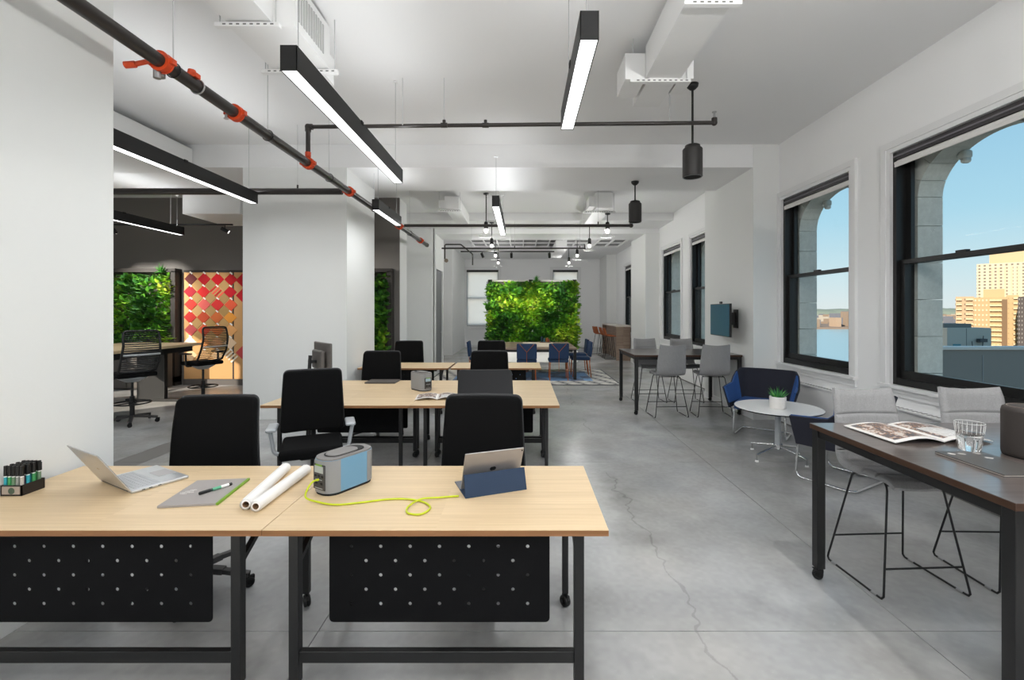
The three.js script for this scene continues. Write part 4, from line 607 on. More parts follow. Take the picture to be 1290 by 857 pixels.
dc.userData.label = 'navy dining chair with copper Y piping, nearest the dining table corner leg';
for (const [l, x, d, r] of [['navy dining chair with copper Y piping, beside the last row desk end', px(663.5, 10.95), 10.99, Math.PI], ['navy dining chair seen side-on at the table end, near corner', 1.46, 11.55, -Math.PI / 2], ['navy dining chair seen side-on at the table end, towards the plant wall', 1.5, 12.45, -Math.PI / 2], ['navy dining chair at the table end half hidden behind the office chairs', -1.1, 11.6, Math.PI / 2]]) dup(dc, l, [x, 0.0146, -d], r);

const leafGeo = (() => { // a small folded leaf, tip along +y
  const P = [[0, 0, 0], [0.32, 0.3, 0.07], [0, 0.35, 0], [-0.32, 0.3, 0.07], [0.27, 0.66, 0.05], [0, 0.7, -0.03], [-0.27, 0.66, 0.05], [0, 1, -0.14]], I = [0, 1, 2, 0, 2, 3, 2, 1, 4, 2, 4, 5, 3, 2, 5, 3, 5, 6, 5, 4, 7, 6, 5, 7];
  const g = new THREE.BufferGeometry(); g.setAttribute('position', new THREE.Float32BufferAttribute(P.flat(), 3)); g.setIndex(I); g.computeVertexNormals(); return g;
})();
const leafMat = new THREE.MeshPhysicalMaterial({ color: '#ffffff', roughness: 0.5, transmission: 0.15, thickness: 0, side: THREE.DoubleSide });
function foliage(parent, x0, x1, y0, y1, zf, count, size) {
  const im = new THREE.InstancedMesh(leafGeo, leafMat, count), m = new THREE.Matrix4(), q = new THREE.Quaternion(), e = new THREE.Euler(), c = new THREE.Color(), pal = ['#1f4a1c', '#2c5f24', '#3c7424', '#558f28', '#6ea42c', '#8cb530', '#a9c638', '#c9d452'];
  im.name = 'foliage'; im.userData.kind = 'stuff'; im.castShadow = im.receiveShadow = true;
  for (let i = 0; i < count; i++) {
    const x = x0 + rnd() * (x1 - x0), y = y0 + rnd() * (y1 - y0), patch = N[0](x * 2.2 + 3, y * 2.2 + parent.position.x * 3), lump = N[1](x * 5 + 9, y * 5), s = size * rr(0.6, 1.35) * (0.8 + 0.5 * lump);
    e.set(rr(0.25, 1.5) + 0.25, rr(-0.8, 0.8), rr(-2.9, 2.9), 'ZYX'); e.order = 'YXZ'; q.setFromEuler(e);
    m.compose(V(x, y, zf + 0.02 + lump * 0.2 + rnd() * 0.05), q, V(s * 0.9, s, s)); im.setMatrixAt(i, m);
    const k = Math.max(0, Math.min(7, Math.floor((patch * 0.75 + rnd() * 0.5 - 0.12) * 8))); im.setColorAt(i, c.set(pal[k]).multiplyScalar(rr(0.8, 1.15)));
  }
  parent.add(im); return im;
}
function fern(parent, x, y, z, r) { const gs = []; for (let i = 0; i < 60; i++) { const a = rnd() * 6.283, b = rr(-0.3, 1.4), L = r * rr(0.6, 1.1); gs.push(new THREE.ConeGeometry(0.012, L, 4).scale(1.6, 1, 0.4).translate(0, L / 2, 0).rotateX(Math.PI / 2 - b).rotateY(a).translate(x, y, z)); } const f = obj('fern_tuft', gs, mat('#3c7a2a', 0.6), parent); f.userData.kind = 'stuff'; }
{
  const t = thing('living_plant_wall', 'free-standing double panel plant wall full of bright green leaves', 'plant wall', [0.31, 0, -14.2]);
  for (const s of [-1, 1]) {
    obj('back_panel', bx(1.36, 2.1, 0.08, s * 0.69, 1.5, -0.05), mat('#57524a', 0.9), t); obj('top_rail', bx(1.38, 0.05, 0.06, s * 0.69, 2.575, 0.0), mat('#c9c4be', 0.5), t); obj('end_post', bx(0.035, 2.5, 0.08, s * 1.395, 1.3, -0.03), M.silverPlastic, t);
    foliage(t, s * 0.69 - 0.7, s * 0.69 + 0.7, 0.5, 2.5, 0, 3600, 0.115);
  }
  obj('centre_post', bx(0.035, 2.4, 0.07, 0, 1.36, 0.03), M.steel, t); obj('planter_base', rb(2.76, 0.34, 0.4, 0.02, 0, 0.25, 0.02), M.white, t); for (const s of [-1, 1]) obj('caster', move(caster(0.04), s * 1.2, 0, 0.1), M.blackMatt, t);
  fern(t, 0.12, 2.56, 0.1, 0.22); fern(t, -1.25, 2.35, 0.12, 0.2);
  for (const x of [-1.3, -0.05, 1.3]) obj('rail_clip', bx(0.12, 0.06, 0.08, x, 2.58, 0.01), M.blackMatt, t);
}
{
  const mk = (label, x0, x1, cnt) => { const t = thing('living_plant_wall', label, 'plant wall', [(x0 + x1) / 2, 0, -10.3]), w = (x1 - x0) / 2; obj('frame', [bx(2 * w, 0.08, 0.2, 0, 2.54, 0.1), bx(0.07, 2.44, 0.2, -w + 0.035, 1.3, 0.1), bx(0.1, 2.44, 0.2, w - 0.05, 1.3, 0.1), bx(2 * w, 0.2, 0.2, 0, 0.1, 0.1)], M.boardFrame, t); obj('back_panel', bx(2 * w, 2.4, 0.04, 0, 1.3, 0.02), mat('#57524a', 0.9), t); foliage(t, -w + 0.06, w - 0.1, 0.4, 2.44, 0.06, cnt, 0.115); return t; };
  const a = mk('dark framed plant wall with bright leaves behind the high meeting table', -9.6, -7.62, 3600); fern(a, 0.72, 2.5, 0.25, 0.2);
  mk('narrow plant wall on the dark wall past the middle column', -3.95, -2.87, 2400);
}

// ---------------------------------------------------------------- meeting area
{
  const t = thing('swatch_board', 'tan pin board covered with red and orange diamond fabric swatches', 'board', [-6.95, 0, -10.3]), x0 = px(231, 10.22) + 6.95;
  const wide = 1.08;
  obj('panel', bx(wide, 2.37, 0.03, x0 + wide / 2, 1.32, 0.045), M.board, t); obj('panel', bx(0.5, 2.37, 0.03, x0 + wide + 0.03 + 0.25, 1.32, 0.045), M.board, t); obj('divider', bx(0.03, 2.37, 0.05, x0 + wide + 0.015, 1.32, 0.04), M.boardFrame, t); obj('plinth', bx(2.6, 0.13, 0.08, x0 + 1.3, 0.065, 0.05), M.kick, t); obj('side_post', bx(0.1, 1.3, 0.06, x0 + 1.37, 1.75, 0.06), M.boardFrame, t); obj('top_trim', bx(2.6, 0.05, 0.07, x0 + 1.3, 2.53, 0.04), M.boardFrame, t);
  const C = [['#5f2a2a', '#b01722', '#c0101f', '#b8141f'], ['#a32631', '#cf2b2b', '#cf2b2b', '#c01626'], ['#c43a30', '#d4605a', '#d23332', '#df5b3c'], ['#b8302a', '#b8482a', '#cc6a38', '#e0953c'], ['#b24a4a', '#cf5030', '#c8733c', '#e0a468'], ['#e8d6c4', '#d08a50', '#d8a070', '#e6c8a6'], ['#d9b58c', '#c9a070', '#d6b48a', '#eadcc6']];
  const dia = (s) => { const h = new THREE.Shape(); h.moveTo(0, s); h.lineTo(s, 0); h.lineTo(0, -s); h.lineTo(-s, 0); h.closePath(); return slab(h, 0.008, 0.001, 1); }, big = dia(0.145), tan = dia(0.128), tags = rb(0.07, 0.03, 0.004, 0.001).rotateZ(-0.7), cache = {};
  const m = (c) => cache[c] ??= mat(c, 0.9);
  const put = (name, g, mm, x, y, z) => { const o = obj(name, g, mm, t); o.position.set(x, y, z); return o; };
  for (let r = 0; r < 7; r++) for (let k = 0; k < 4; k++) {
    const x = x0 + 0.155 + k * 0.297 + (r % 2 ? -0.015 : 0), y = 2.36 - r * 0.283 - k * 0.004;
    if (r === 1 && k === 2 || r === 6 && k === 3) for (let q = 0; q < 4; q++) put('swatch_strip', rb(0.2, 0.035, 0.006, 0.002).rotateZ(0.75), m(q % 2 ? (r > 2 ? '#f0e4d0' : '#e8604c') : C[r][k]), x - 0.075 + q * 0.05, y + 0.075 - q * 0.05, 0.066);
    else put('swatch', big, m(C[r][k]), x, y, 0.066);
    put('label_tag', tags, M.tagWhite, x + 0.01, y + 0.135, 0.074);
    if (r < 6 && k < 3) put('swatch', tan, m(['#b08a58', '#a88652', '#b8925f'][(r + k) % 3]), x + 0.15, y - 0.142, 0.063);
  }
  for (const [y, c] of [[2.33, '#c01a26'], [1.99, '#c01a26'], [0.72, '#c24a4a']]) put('swatch', big, m(c), x0 + wide + 0.22, y, 0.067);
  const s = thing('low_cabinet', 'grey low cabinet below the framed plant wall', 'cabinet', [-8.55, 0, -9.8]); obj('body', bx(1.9, 0.8, 0.4, 0, 0.42, 0), mat('#4a4643', 0.6), s); for (let k = 0; k < 3; k++) obj('door', rb(0.6, 0.74, 0.02, 0.003, -0.62 + k * 0.62, 0.42, 0.208), mat('#56514d', 0.6), s);
  const tb = thing('meeting_table', 'long light wood high meeting table on dark legs', 'table', [-6.75, 0, -7.55]);
  obj('tabletop', rb(1.45, 0.045, 2.25, 0.006, 0, 1.03, 0, 2), M.maple, tb); obj('apron', bx(1.25, 0.1, 2.0, 0, 0.955, 0), M.black, tb);
  for (const z of [-0.85, 0.85]) { obj('pedestal', bx(0.5, 0.88, 0.08, 0, 0.47, z), M.black, tb); obj('floor_bar', bx(1.1, 0.05, 0.1, 0.1, 0.025, z), M.black, tb); }
}
function makeDraftingChair(label, pos, turn) {
  const t = thing('drafting_chair', label, 'office chair', pos, turn, 'mesh drafting chairs'), sy = 0.72;
  obj('seat', rb(0.48, 0.07, 0.46, 0.03, 0, sy, 0.02, 3), M.blackFabric, t);
  const P = (x, y) => [x * (1 - 0.12 * y), sy + 0.06 + y * 0.58, -0.21 - 0.1 * y - 0.1 * Math.sin(y * 2.9) + 0.1 * (x * x) / 0.06 * 0.4];
  obj('back_frame', tube([P(-0.22, 0), P(-0.235, 0.3), P(-0.235, 0.65), P(-0.225, 0.98), P(0, 1), P(0.225, 0.98), P(0.235, 0.65), P(0.235, 0.3), P(0.22, 0)], 0.016, 90, 8, false, 0.3), M.blackMetal, t);
  obj('lower_frame', tube([P(-0.22, 0), P(0, -0.02), P(0.22, 0)], 0.018, 20, 8), M.blackMetal, t);
  for (let k = 1; k < 19; k++) { const y = k / 19; obj('back_slat', tube([P(-0.232, y), P(-0.12, y), P(0, y), P(0.12, y), P(0.232, y)], 0.0085, 14, 5).scale(1, 1, 1), M.black, t); }
  obj('lumbar_bar', tube([P(-0.23, 0.42), P(0, 0.42), P(0.23, 0.42)].map(([x, y, z]) => [x, y, z - 0.015]), 0.014, 16, 6), M.silverPlastic, t);
  for (const s of [-1, 1]) { const a = obj('armrest', bent([[s * 0.2, sy - 0.04, 0.0], [s * 0.28, sy - 0.04, 0.02], [s * 0.285, sy + 0.17, 0.02]], 0.05, 0.016), M.blackMetal, t); obj('arm_pad', rb(0.08, 0.025, 0.24, 0.01, s * 0.28, sy + 0.18, 0.03), M.black, a); }
  obj('seat_pan', lathe([[0, sy - 0.12], [0.08, sy - 0.11], [0.18, sy - 0.05], [0.2, sy - 0.035], [0, sy - 0.035]], 20), M.silverPlastic, t);
  obj('gas_column', [cyl(0.03, 0.03, 0.3, 0, 0.25, 0, 14), cyl(0.018, 0.018, sy - 0.4, 0, (sy + 0.28) / 2, 0, 12)], M.blackMetal, t);
  obj('foot_ring', [new THREE.TorusGeometry(0.22, 0.011, 8, 40).rotateX(Math.PI / 2).translate(0, 0.3, 0), rod([-0.22, 0.3, 0], [0.22, 0.3, 0], 0.009), rod([0, 0.3, -0.22], [0, 0.3, 0.22], 0.009), cyl(0.042, 0.042, 0.05, 0, 0.3, 0, 14)], M.blackMetal, t);
  for (let k = 0; k < 5; k++) { const a = k * Math.PI * 0.4 + 0.2, c = Math.sin(a), s = Math.cos(a); obj('base_leg', bar([c * 0.02, 0.11, s * 0.02], [c * 0.31, 0.078, s * 0.31], 0.045, 0.03), M.stationDark, t); obj('caster', move(caster(0.03), c * 0.31, 0, s * 0.31, a + 0.7), M.blackMatt, t); }
  return t;
}
const dr = makeDraftingChair('black mesh drafting chair at the meeting table, behind the white column edge', [-5.72, 0, -6.75], -2.1);
dup(dr, 'black mesh drafting chair at the meeting table in front of the swatch board', [-5.72, 0, -8.25], -1.95);

// ---------------------------------------------------------------- bar counter at the back
{
  const t = thing('bar_counter', 'brown wood bar counter with a solid end panel by the window wall', 'counter', [3.34, 0, -16.55]);
  obj('end_panel', bx(0.46, 1.12, 0.06, 0, 0.56, 1.32), M.oakGrey, t); obj('end_panel', bx(0.46, 1.12, 0.06, 0, 0.56, -1.32), M.oakGrey, t); obj('counter_top', rb(0.48, 0.05, 2.72, 0.005, 0, 1.145, 0, 1), mat('#cfc6bd', 0.4), t);
  for (let k = 0; k < 14; k++) obj('panel_board', bx(0.03, 1.1, 0.178, -0.08, 0.57, -1.2 + k * 0.185), M.oakGrey, t);
}
function makeBarStool(label, pos, turn) {
  const t = thing('bar_stool', label, 'stool', pos, turn, 'cognac bar stools');
  const prof = new THREE.CatmullRomCurve3([V(0, 0.76, 0.2), V(0, 0.765, 0.0), V(0, 0.79, -0.14), V(0, 0.9, -0.2), V(0, 1.06, -0.24)]);
  obj('shell', sheet((u, v) => { const p = prof.getPointAt(v), x = (u - 0.5) * (0.44 - 0.08 * Math.max(0, v - 0.6)); return { p: V(x, p.y + (v < 0.6 ? 0.5 * x * x : 0), p.z + (v > 0.4 ? 1.2 * x * x * Math.min(1, (v - 0.4) * 3) : 0)), t: 0.02 }; }, 12, 24, 0.02), M.cognac, t);
  for (const s of [-1, 1]) obj('leg_frame', bent([[s * 0.14, 0.765, 0.1], [s * 0.22, 0.008, 0.2], [s * 0.22, 0.008, -0.2], [s * 0.14, 0.775, -0.08]], 0.03, 0.008, 6), M.blackMetal, t);
  obj('footrest', rod([-0.195, 0.25, 0.17], [0.195, 0.25, 0.17], 0.007), M.blackMetal, t); return t;
}
const bs = makeBarStool('cognac leather bar stool at the bar counter, beside its end panel', [2.98, 0, -15.8], Math.PI / 2);
dup(bs, 'cognac leather bar stool in the middle of the bar counter', [2.98, 0, -16.55], Math.PI / 2); dup(bs, 'cognac leather bar stool at the back wall end of the bar counter', [2.9, 0, -17.4], Math.PI / 2 + 0.3);

// ---------------------------------------------------------------- things on the front desks
const TOP = DESK_H;
{ // marker rack and markers
  const t = thing('marker_rack', 'black open box for markers with a small picture label', 'rack', [-2.51, TOP, -2.315]);
  obj('box', [bx(0.105, 0.004, 0.11, 0, 0.002, 0), bx(0.004, 0.05, 0.11, -0.0505, 0.027, 0), bx(0.004, 0.05, 0.11, 0.0505, 0.027, 0), bx(0.105, 0.05, 0.004, 0, 0.027, 0.053), bx(0.105, 0.05, 0.004, 0, 0.027, -0.053)], mat('#241d19', 0.6), t);
  const lab = obj('label_card', bx(0.088, 0.038, 0.001, 0, 0.027, 0.0556), mat('#a89a8e', 0.6), t); obj('picture', new THREE.CylinderGeometry(0.016, 0.016, 0.0006, 20).rotateX(Math.PI / 2).translate(0.003, 0.025, 0.0564), mat('#465746', 0.6), lab);
  const cs = [['turquoise', '#2a9aa8'], ['green', '#3f9a5c'], ['sage', '#6a8a6c'], ['grey', '#8f948f'], ['light grey', '#b4b0aa'], ['beige', '#c4b4a4'], ['olive', '#8a8a3a'], ['plum', '#5d3a58']];
  let n = 0;
  for (let j = 0; j < 4; j++) for (let i = 0; i < 5; i++) {
    const c = cs[(i + (j ? 3 + j : 0)) % 8], m = thing('marker', c[0] + ' black-capped marker in the ' + ['front row, above the picture label', 'second row of the rack', 'third row of the rack', 'last row, by the white column'][j], 'marker', [-2.51 - 0.04 + i * 0.02, TOP + 0.0045, -2.315 + 0.042 - j * 0.027], rr(0, 3), 'markers in the rack');
    obj('barrel', cyl(0.0075, 0.0075, 0.085, 0, 0.0425, 0, 12), mat(c[1], 0.45), m); obj('tip_end', cyl(0.0062, 0.0075, 0.01, 0, 0.09, 0, 12), M.white, m); obj('cap', [cyl(0.0076, 0.0084, 0.05, 0, 0.115, 0, 12), bx(0.003, 0.04, 0.004, 0.009, 0.112, 0)], M.black, m); n++;
  }
}
{ // laptop: hinge towards the camera, screen leaning out
  const a = V(-2.25, 0, -2.455), b = V(-1.934, 0, -2.28), c = a.clone().add(b).multiplyScalar(0.5), yaw = -Math.atan2(b.z - a.z, b.x - a.x);
  const t = thing('laptop', 'open silver laptop on the front desk beside the white column', 'laptop', [c.x, TOP, c.z], yaw), W = 0.355, D = 0.255;
  const base = obj('base', rb(W, 0.014, D, 0.005, 0, 0.008, -D / 2, 2), M.aluminium, t); obj('trackpad', bx(0.115, 0.001, 0.075, 0, 0.0153, -D + 0.05), M.trackpad, base);
  for (let r = 0; r < 6; r++) for (let k = 0; k < 14; k++) obj('key', bx(r === 5 && k > 4 && k < 9 ? 0.0195 : 0.0165, 0.0015, 0.0155, -0.145 + k * 0.0223, 0.0157, -0.028 - r * 0.0192), M.keys, base);
  obj('hinge', cyl(0.006, 0.006, W * 0.8, 0, 0, 0, 12).rotateZ(Math.PI / 2).translate(0, 0.013, 0.0), mat('#3b3c3e', 0.4), t);
  const lid = obj('lid', rb(W, 0.25, 0.006, 0.0025, 0, 0.125, 0, 2).rotateX(0.55).translate(0, 0.014, 0.002), mat('#c6c4c3', 0.35, 0.7), t); obj('screen', bx(W - 0.012, 0.232, 0.001, 0, 0.125, -0.0036).rotateX(0.55).translate(0, 0.014, 0.002), M.screenOff, lid);
  obj('lid_mark', [bx(0.03, 0.007, 0.0005, 0, 0.125, 0.0034).rotateX(0.55).translate(0, 0.014, 0.002)], M.chrome, lid);
  for (const z of [-0.05, -0.08, -0.12]) obj('port', bx(0.001, 0.004, 0.014, W / 2, 0.008, z), M.black, base);
}
{
  const t = thing('notebook', 'grey paper notebook with a green spine edge', 'notebook', [-1.573, TOP, -2.297], 0.13);
  obj('cover', rb(0.25, 0.011, 0.325, 0.002, -0.006, 0.0056, 0), M.notebook, t); obj('spine_tape', rb(0.012, 0.012, 0.325, 0.002, 0.125, 0.006, 0), M.green, t);
  const w = [[-0.06, 0.055, 0.06], [-0.045, 0.038, 0.04], [-0.03, 0.022, 0.032], [-0.052, 0.07, 0.028]]; w.forEach(([x, z, l], i) => { for (let q = 0; q < l / 0.008; q++) obj('printed_mark', bx(0.005, 0.0003, 0.006 + (q * 7 % 3) * 0.002, x - 0.055 + q * 0.008, 0.0113, z - 0.045), mat('#d9d5d2', 0.7), t); });
  const p = thing('marker', 'green and white marker lying on the grey notebook', 'marker', [-1.535, TOP + 0.0115 + 0.0078, -2.31], 0.0);
  const pen = new THREE.Vector3(0.62, 0, -1).normalize(), at = (s) => pen.clone().multiplyScalar(s).toArray();
  obj('cap', [rod(at(-0.075), at(-0.028), 0.0076, 14), rod(at(-0.078), at(-0.07), 0.006, 14)], M.black, p); obj('collar', rod(at(-0.028), at(-0.018), 0.007, 14), mat('#1f3f36', 0.5), p); obj('barrel', rod(at(-0.018), at(0.02), 0.0074, 14), mat('#5fae8a', 0.45), p); obj('label_band', rod(at(0.02), at(0.058), 0.0075, 14), M.white, p); obj('end_cap', rod(at(0.058), at(0.072), 0.0068, 14), M.black, p);
}
for (const [a, b, l] of [[[-1.262, -2.1], [-1.335, -2.6], 'white paper roll lying on the desk seam, beside the notebook'], [[-1.205, -2.08], [-1.205, -2.57], 'white paper roll lying on the desk seam, beside the power station']]) {
  const r = 0.0255, A = V(a[0], 0, a[1]), Bv = V(b[0], 0, b[1]), L = A.distanceTo(Bv), t = thing('paper_roll', l, 'paper roll', [a[0], TOP + r, a[1]], Math.atan2(Bv.x - A.x, Bv.z - A.z), 'paper rolls');
  obj('paper', lathe([[0.0145, 0], [r, 0], [r, L], [0.0145, L], [0.0145, 0]].reverse(), 32).rotateX(Math.PI / 2), M.paper, t); obj('core', lathe([[0.0125, 0.001], [0.0148, 0.001], [0.0148, L - 0.001], [0.0125, L - 0.001], [0.0125, 0.001]].reverse(), 28).rotateX(Math.PI / 2), M.cardboard, t); obj('paper_edge', rb(0.004, 0.0015, L, 0.0006, 0.012, 0.0245, L / 2), M.paper, t);
}
function stationPlan(w, l, r) { const s = new THREE.Shape(); s.moveTo(-w / 2 + r, -l / 2); s.lineTo(w / 2 - r, -l / 2); s.absarc(w / 2 - r, -l / 2 + r, r, -Math.PI / 2, 0); s.lineTo(w / 2, l / 2 - r); s.absarc(w / 2 - r, l / 2 - r, r, 0, Math.PI / 2); s.lineTo(-w / 2 + r, l / 2); s.absarc(-w / 2 + r, l / 2 - r, r, Math.PI / 2, Math.PI); s.lineTo(-w / 2, -l / 2 + r); s.absarc(-w / 2 + r, -l / 2 + r, r, Math.PI, Math.PI * 1.5); return s; }
function powerStation(label, pos, turn, blueSide, H = 0.185) {
  const t = thing('power_station', label, 'power station', pos, turn, 'portable power stations'), up = (g, y) => g.rotateX(-Math.PI / 2).translate(0, y, 0);
  obj('foot', up(new THREE.ExtrudeGeometry(stationPlan(0.146, 0.282, 0.062), { depth: 0.014, bevelEnabled: false, curveSegments: 12 }), 0), M.blackMatt, t);
  obj('body', up(new THREE.ExtrudeGeometry(stationPlan(0.148, 0.288, 0.064), { depth: H - 0.03, bevelEnabled: true, bevelSize: 0.003, bevelThickness: 0.003, bevelSegments: 2, curveSegments: 14 }), 0.014), blueSide ? M.stationBlue : M.stationGrey, t);
  for (const s of [1, -1]) { const c = new THREE.Shape(), w = 0.1555 / 2, r = 0.0675, l = 0.2955 / 2; c.moveTo(w, l - r); c.absarc(w - r, l - r, r, 0, Math.PI / 2); c.lineTo(-w + r, l); c.absarc(-w + r, l - r, r, Math.PI / 2, Math.PI); c.closePath(); const g = new THREE.ExtrudeGeometry(c, { depth: H - 0.027, bevelEnabled: false, curveSegments: 14 }).rotateX(Math.PI / 2).translate(0, 0.014 + H - 0.028, 0); if (s < 0) g.rotateY(Math.PI); obj('end_shell', g, M.stationGrey, t); }
  const lid = obj('lid', up(new THREE.ExtrudeGeometry(stationPlan(0.142, 0.282, 0.062), { depth: 0.006, bevelEnabled: true, bevelSize: 0.003, bevelThickness: 0.003, bevelSegments: 2, curveSegments: 14 }), H - 0.013), M.stationTop, t);
  obj('handle_well', up(new THREE.ExtrudeGeometry(stationPlan(0.104, 0.215, 0.05), { depth: 0.002, bevelEnabled: false, curveSegments: 12 }), H - 0.0035), M.blackMatt, lid); obj('handle', up(new THREE.ExtrudeGeometry(stationPlan(0.086, 0.165, 0.042), { depth: 0.003, bevelEnabled: true, bevelSize: 0.002, bevelThickness: 0.002, bevelSegments: 2, curveSegments: 12 }), H - 0.002).translate(0.004, 0, 0.018), M.stationTop, lid);
  const f = obj('socket_panel', rb(0.088, 0.125, 0.006, 0.006, 0, 0.09, 0.1455), M.stationDark, t); obj('display', rb(0.066, 0.034, 0.003, 0.002, 0, 0.128, 0.1485), blueSide ? M.lcd : mat('#9fb6c4', 0.3), f); obj('status_strip', bx(0.05, 0.008, 0.003, 0, 0.149, 0.1482), M.green, f);
  for (const [x, y] of [[-0.026, 0.095], [0, 0.095], [0.026, 0.095], [-0.02, 0.06], [0.02, 0.06]]) obj('socket', rb(0.016, 0.011, 0.003, 0.003, x, y, 0.1486), M.blackMatt, f);
  for (const [x, y, w] of [[0, 0.036, 0.06], [0, 0.078, 0.05]]) obj('label_line', bx(w, 0.003, 0.002, x, y, 0.1488), M.silverPlastic, f);
  return t;
}
powerStation('blue-sided grey power station with a yellow cable plugged in', [-0.925, TOP, -2.395], -0.55, true);
powerStation('grey power station with a blue end panel beside the open magazine', [-1.165, TOP, -5.31], 0.75, false, 0.21);
{ // yellow cable on the desk
  const y = TOP + 0.0052, pt = (a, b, dy = 0) => { const d = FOCAL * (EYE - y) / (b - VPY); return [px(a, d), y + dy, -d]; };
  const pts = [[-1.002, 0.822, -2.252], [-1.014, 0.822, -2.232], [-1.028, 0.80, -2.21], [-1.03, 0.762, -2.19], pt(402, 634, 0.004), pt(424, 636), pt(457, 633), pt(485, 629.5), pt(510.7, 628.8), pt(533, 632.5), pt(542, 640), pt(530, 648), pt(514, 646.5), pt(514, 639, 0.001), pt(530, 631, 0.0075), pt(553, 627.5, 0.002), pt(578, 625)];
  const t = thing('charging_cable', 'yellow charging cable looping across the front desk', 'cable'); obj('cord', tube(pts, 0.0046, 220, 8), M.cable, t); obj('plug', rod([-1.004, 0.822, -2.25], [-1.0, 0.822, -2.257], 0.0065), M.cable, t);
}
{ // tablet standing on its folded cover
  const a = V(-0.275, 0, -2.227), b = V(0.022, 0, -2.343), c = a.clone().add(b).multiplyScalar(0.5), yaw = -Math.atan2(b.z - a.z, b.x - a.x), L = a.distanceTo(b);
  const t = thing('tablet', 'silver tablet propped on a folded navy cover', 'tablet', [c.x, TOP, c.z], yaw), th = -0.35;
  obj('cover_panel', bx(L, 0.108, 0.004, 0, 0.054, 0).rotateX(-0.32).translate(0, 0.0015, 0), M.coverNavy, t);
  const bz = -0.115; const bodyG = (g) => g.rotateX(0.42).translate(0, 0.006, bz);
  const body = obj('body', bodyG(rb(L * 0.97, 0.222, 0.0065, 0.003, 0, 0.111, 0)), mat('#a6a3a3', 0.38, 0.6), t); obj('screen', bodyG(bx(L * 0.95, 0.2, 0.001, 0, 0.111, -0.0036)), M.screenOff, body);
  obj('back_mark', [bodyG(cyl(0.0115, 0.0115, 0.001, 0, 0, 0, 20).rotateX(Math.PI / 2).translate(-0.004, 0.111, 0.0036)), bodyG(cyl(0.0115, 0.0115, 0.001, 0, 0, 0, 20).rotateX(Math.PI / 2).translate(0.006, 0.112, 0.0036))], M.blackMatt, body);
  obj('camera_lens', bodyG(cyl(0.004, 0.004, 0.002, 0, 0, 0, 12).rotateX(Math.PI / 2).translate(L * 0.455, 0.207, 0.0038)), M.black, body);
  obj('cover_support', bx(L, 0.004, 0.12, 0, 0.0025, -0.06), M.coverNavy, t); obj('cover_flap', rb(L, 0.004, 0.11, 0.001, 0, 0.0025, -0.175), mat('#6f7076', 0.7), t);
}
// second row
{
  const m = thing('monitor', 'dark monitor seen edge-on on a stand beside the middle column', 'monitor', [-2.16, TOP, -4.95], 2.3);
  obj('panel', warp(rb(0.5, 0.34, 0.03, 0.012, 0, 0.4, 0.0, 4), (v) => { v.z += 0.25 * v.x * v.x; }), mat('#5c5753', 0.45), m); obj('rear_housing', rb(0.3, 0.2, 0.05, 0.02, 0, 0.39, -0.03, 3), mat('#5c5753', 0.5), m);
  obj('stand_column', [bx(0.05, 0.42, 0.022, 0, 0.22, -0.14).rotateX(0.06), bx(0.05, 0.03, 0.1, 0, 0.37, -0.08)], M.blackMetal, m); obj('stand_base', rb(0.26, 0.014, 0.2, 0.006, 0, 0.008, -0.1), M.blackMetal, m);
  const l = thing('closed_laptop', 'closed dark laptop lying on the second row desk', 'laptop', [px(482, 5.86), TOP, -5.87]); obj('base', rb(0.38, 0.011, 0.26, 0.004, 0, 0.006, 0), mat('#4a4643', 0.5), l); obj('lid', rb(0.38, 0.007, 0.26, 0.003, 0, 0.0155, 0), mat('#57514d', 0.45), l);
}
function magazine(label, pos, turn, W, D, pics) {
  const t = thing('magazine', label, 'magazine', pos, turn, 'open magazines');
  const pageTex = (s) => tex(160, 200, (u, v) => { const e = Math.min(u, 1 - u, v, 1 - v) < 0.06; if (e) return [226, 222, 218]; const n = fbm(u * 1.3 + s, v * 1.2, [0.8, 1, 0.8, 0.4]); if (s > 1 && v < 0.6 && u > 0.15) return ((v * 60) % 2 < 0.8 && n > 0.3) ? [150, 146, 142] : [232, 230, 228]; return n > 0.55 ? [200, 190, 182] : n > 0.45 ? [150, 110, 84] : [92, 88, 90]; }, true);
  for (const s of [-1, 1]) {
    const fn = (u, v) => ({ p: V(s * W * u, 0.002 + 0.03 * Math.sin(Math.PI * Math.min(1, u * 1.0)) * (1 - u * 0.55) * (1 - 0.3 * v) + 0.004, (0.5 - v) * D), t: 0.007 * (1 - 0.4 * u) });
    obj('page_block', s > 0 ? sheet((u, v) => fn(u, v), 14, 6, 0.006) : sheet((u, v) => fn(1 - u, v), 14, 6, 0.006), M.paper, t);
    const g = new THREE.PlaneGeometry(W * 0.97, D * 0.97, 14, 4).rotateX(-Math.PI / 2); const pp = g.attributes.position; for (let i = 0; i < pp.count; i++) { const u = (pp.getX(i) / W + 0.5), uu = s > 0 ? u : 1 - u, v = 0.5 - pp.getZ(i) / D, f = fn(uu, v); pp.setXYZ(i, f.p.x, f.p.y + f.t + 0.0012, pp.getZ(i)); } g.computeVertexNormals();
    obj('printed_page', g, mat('#ffffff', 0.5, 0, { map: pageTex(s > 0 ? 1.4 : 0.2), side: THREE.DoubleSide }), t, true);
  }
  return t;
}
magazine('open magazine with photographs on the second row desk', [px(551, 4.8), TOP, -4.82], 0.12, 0.22, 0.28);
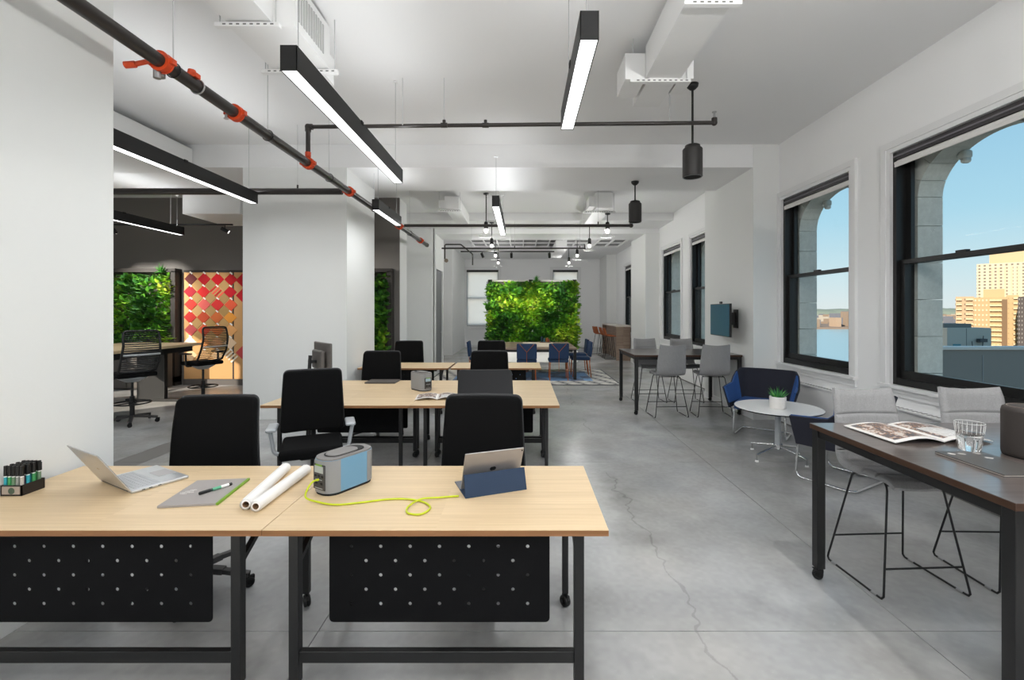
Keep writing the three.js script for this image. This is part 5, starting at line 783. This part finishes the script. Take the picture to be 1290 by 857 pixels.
// things on the high table
const HT = 0.9515;
magazine('open magazine with photographs on the dark high table', [2.21, HT, -2.6], 0.05, 0.27, 0.36);
{
  const g = thing('drinking_glass', 'ribbed glass tumbler of water on the dark high table', 'glass', [2.205, HT, -2.27]);
  obj('rim', new THREE.TorusGeometry(0.0568, 0.0011, 6, 40).rotateX(Math.PI / 2).translate(0, 0.148, 0), M.white, g); obj('tumbler', lathe([[0, 0], [0.04, 0], [0.044, 0.004], [0.052, 0.08], [0.058, 0.148], [0.0555, 0.148], [0.0495, 0.08], [0.041, 0.012], [0, 0.012]], 36), M.shadeGlass, g); obj('water', lathe([[0, 0.0125], [0.0405, 0.0125], [0.049, 0.08], [0.0515, 0.104], [0, 0.104]], 36), M.water, g);
  for (let k = 0; k < 20; k++) { const a = k / 20 * Math.PI * 2; obj('rib', rod([Math.sin(a) * 0.0535, 0.1, Math.cos(a) * 0.0535], [Math.sin(a) * 0.0578, 0.142, Math.cos(a) * 0.0578], 0.0008, 5), M.white, g); }
  const n = thing('dark_notebook', 'thin dark notebook with pale circles on the high table edge', 'notebook', [2.13, HT, -2.09], 0.0); obj('pages', rb(0.22, 0.006, 0.32, 0.001, 0, 0.005, 0), mat('#b5aca4', 0.8), n); obj('cover', rb(0.225, 0.0035, 0.325, 0.001, 0, 0.0098, 0), M.darkBook, n); obj('back_cover', rb(0.225, 0.002, 0.325, 0.0008, 0, 0.001, 0), M.darkBook, n);
  for (const [x, z] of [[-0.07, -0.12], [-0.02, -0.12], [0.06, -0.13], [0.05, -0.06]]) obj('printed_circle', cyl(0.015, 0.015, 0.0004, x, 0.0117, z, 20), mat('#a8a4a0', 0.6), n);
  const s = thing('smart_speaker', 'dark brown cylinder speaker standing on the high table', 'speaker', [2.43, HT, -2.2]); obj('body', lathe([[0, 0], [0.09, 0], [0.1, 0.008], [0.102, 0.02], [0.102, 0.215], [0.098, 0.232], [0.088, 0.238], [0, 0.238]], 48), mat('#332d2a', 0.75), s); obj('top_ring', new THREE.TorusGeometry(0.082, 0.003, 8, 40).rotateX(Math.PI / 2).translate(0, 0.239, 0), mat('#5a504a', 0.5), s); obj('base_ring', cyl(0.098, 0.098, 0.008, 0, 0.006, 0, 40), M.blackMatt, s);
}
scene.traverse((o) => { if (o.isLight && o.shadow && !o.isRectAreaLight) o.castShadow = true; });
renderer.render(scene, camera);
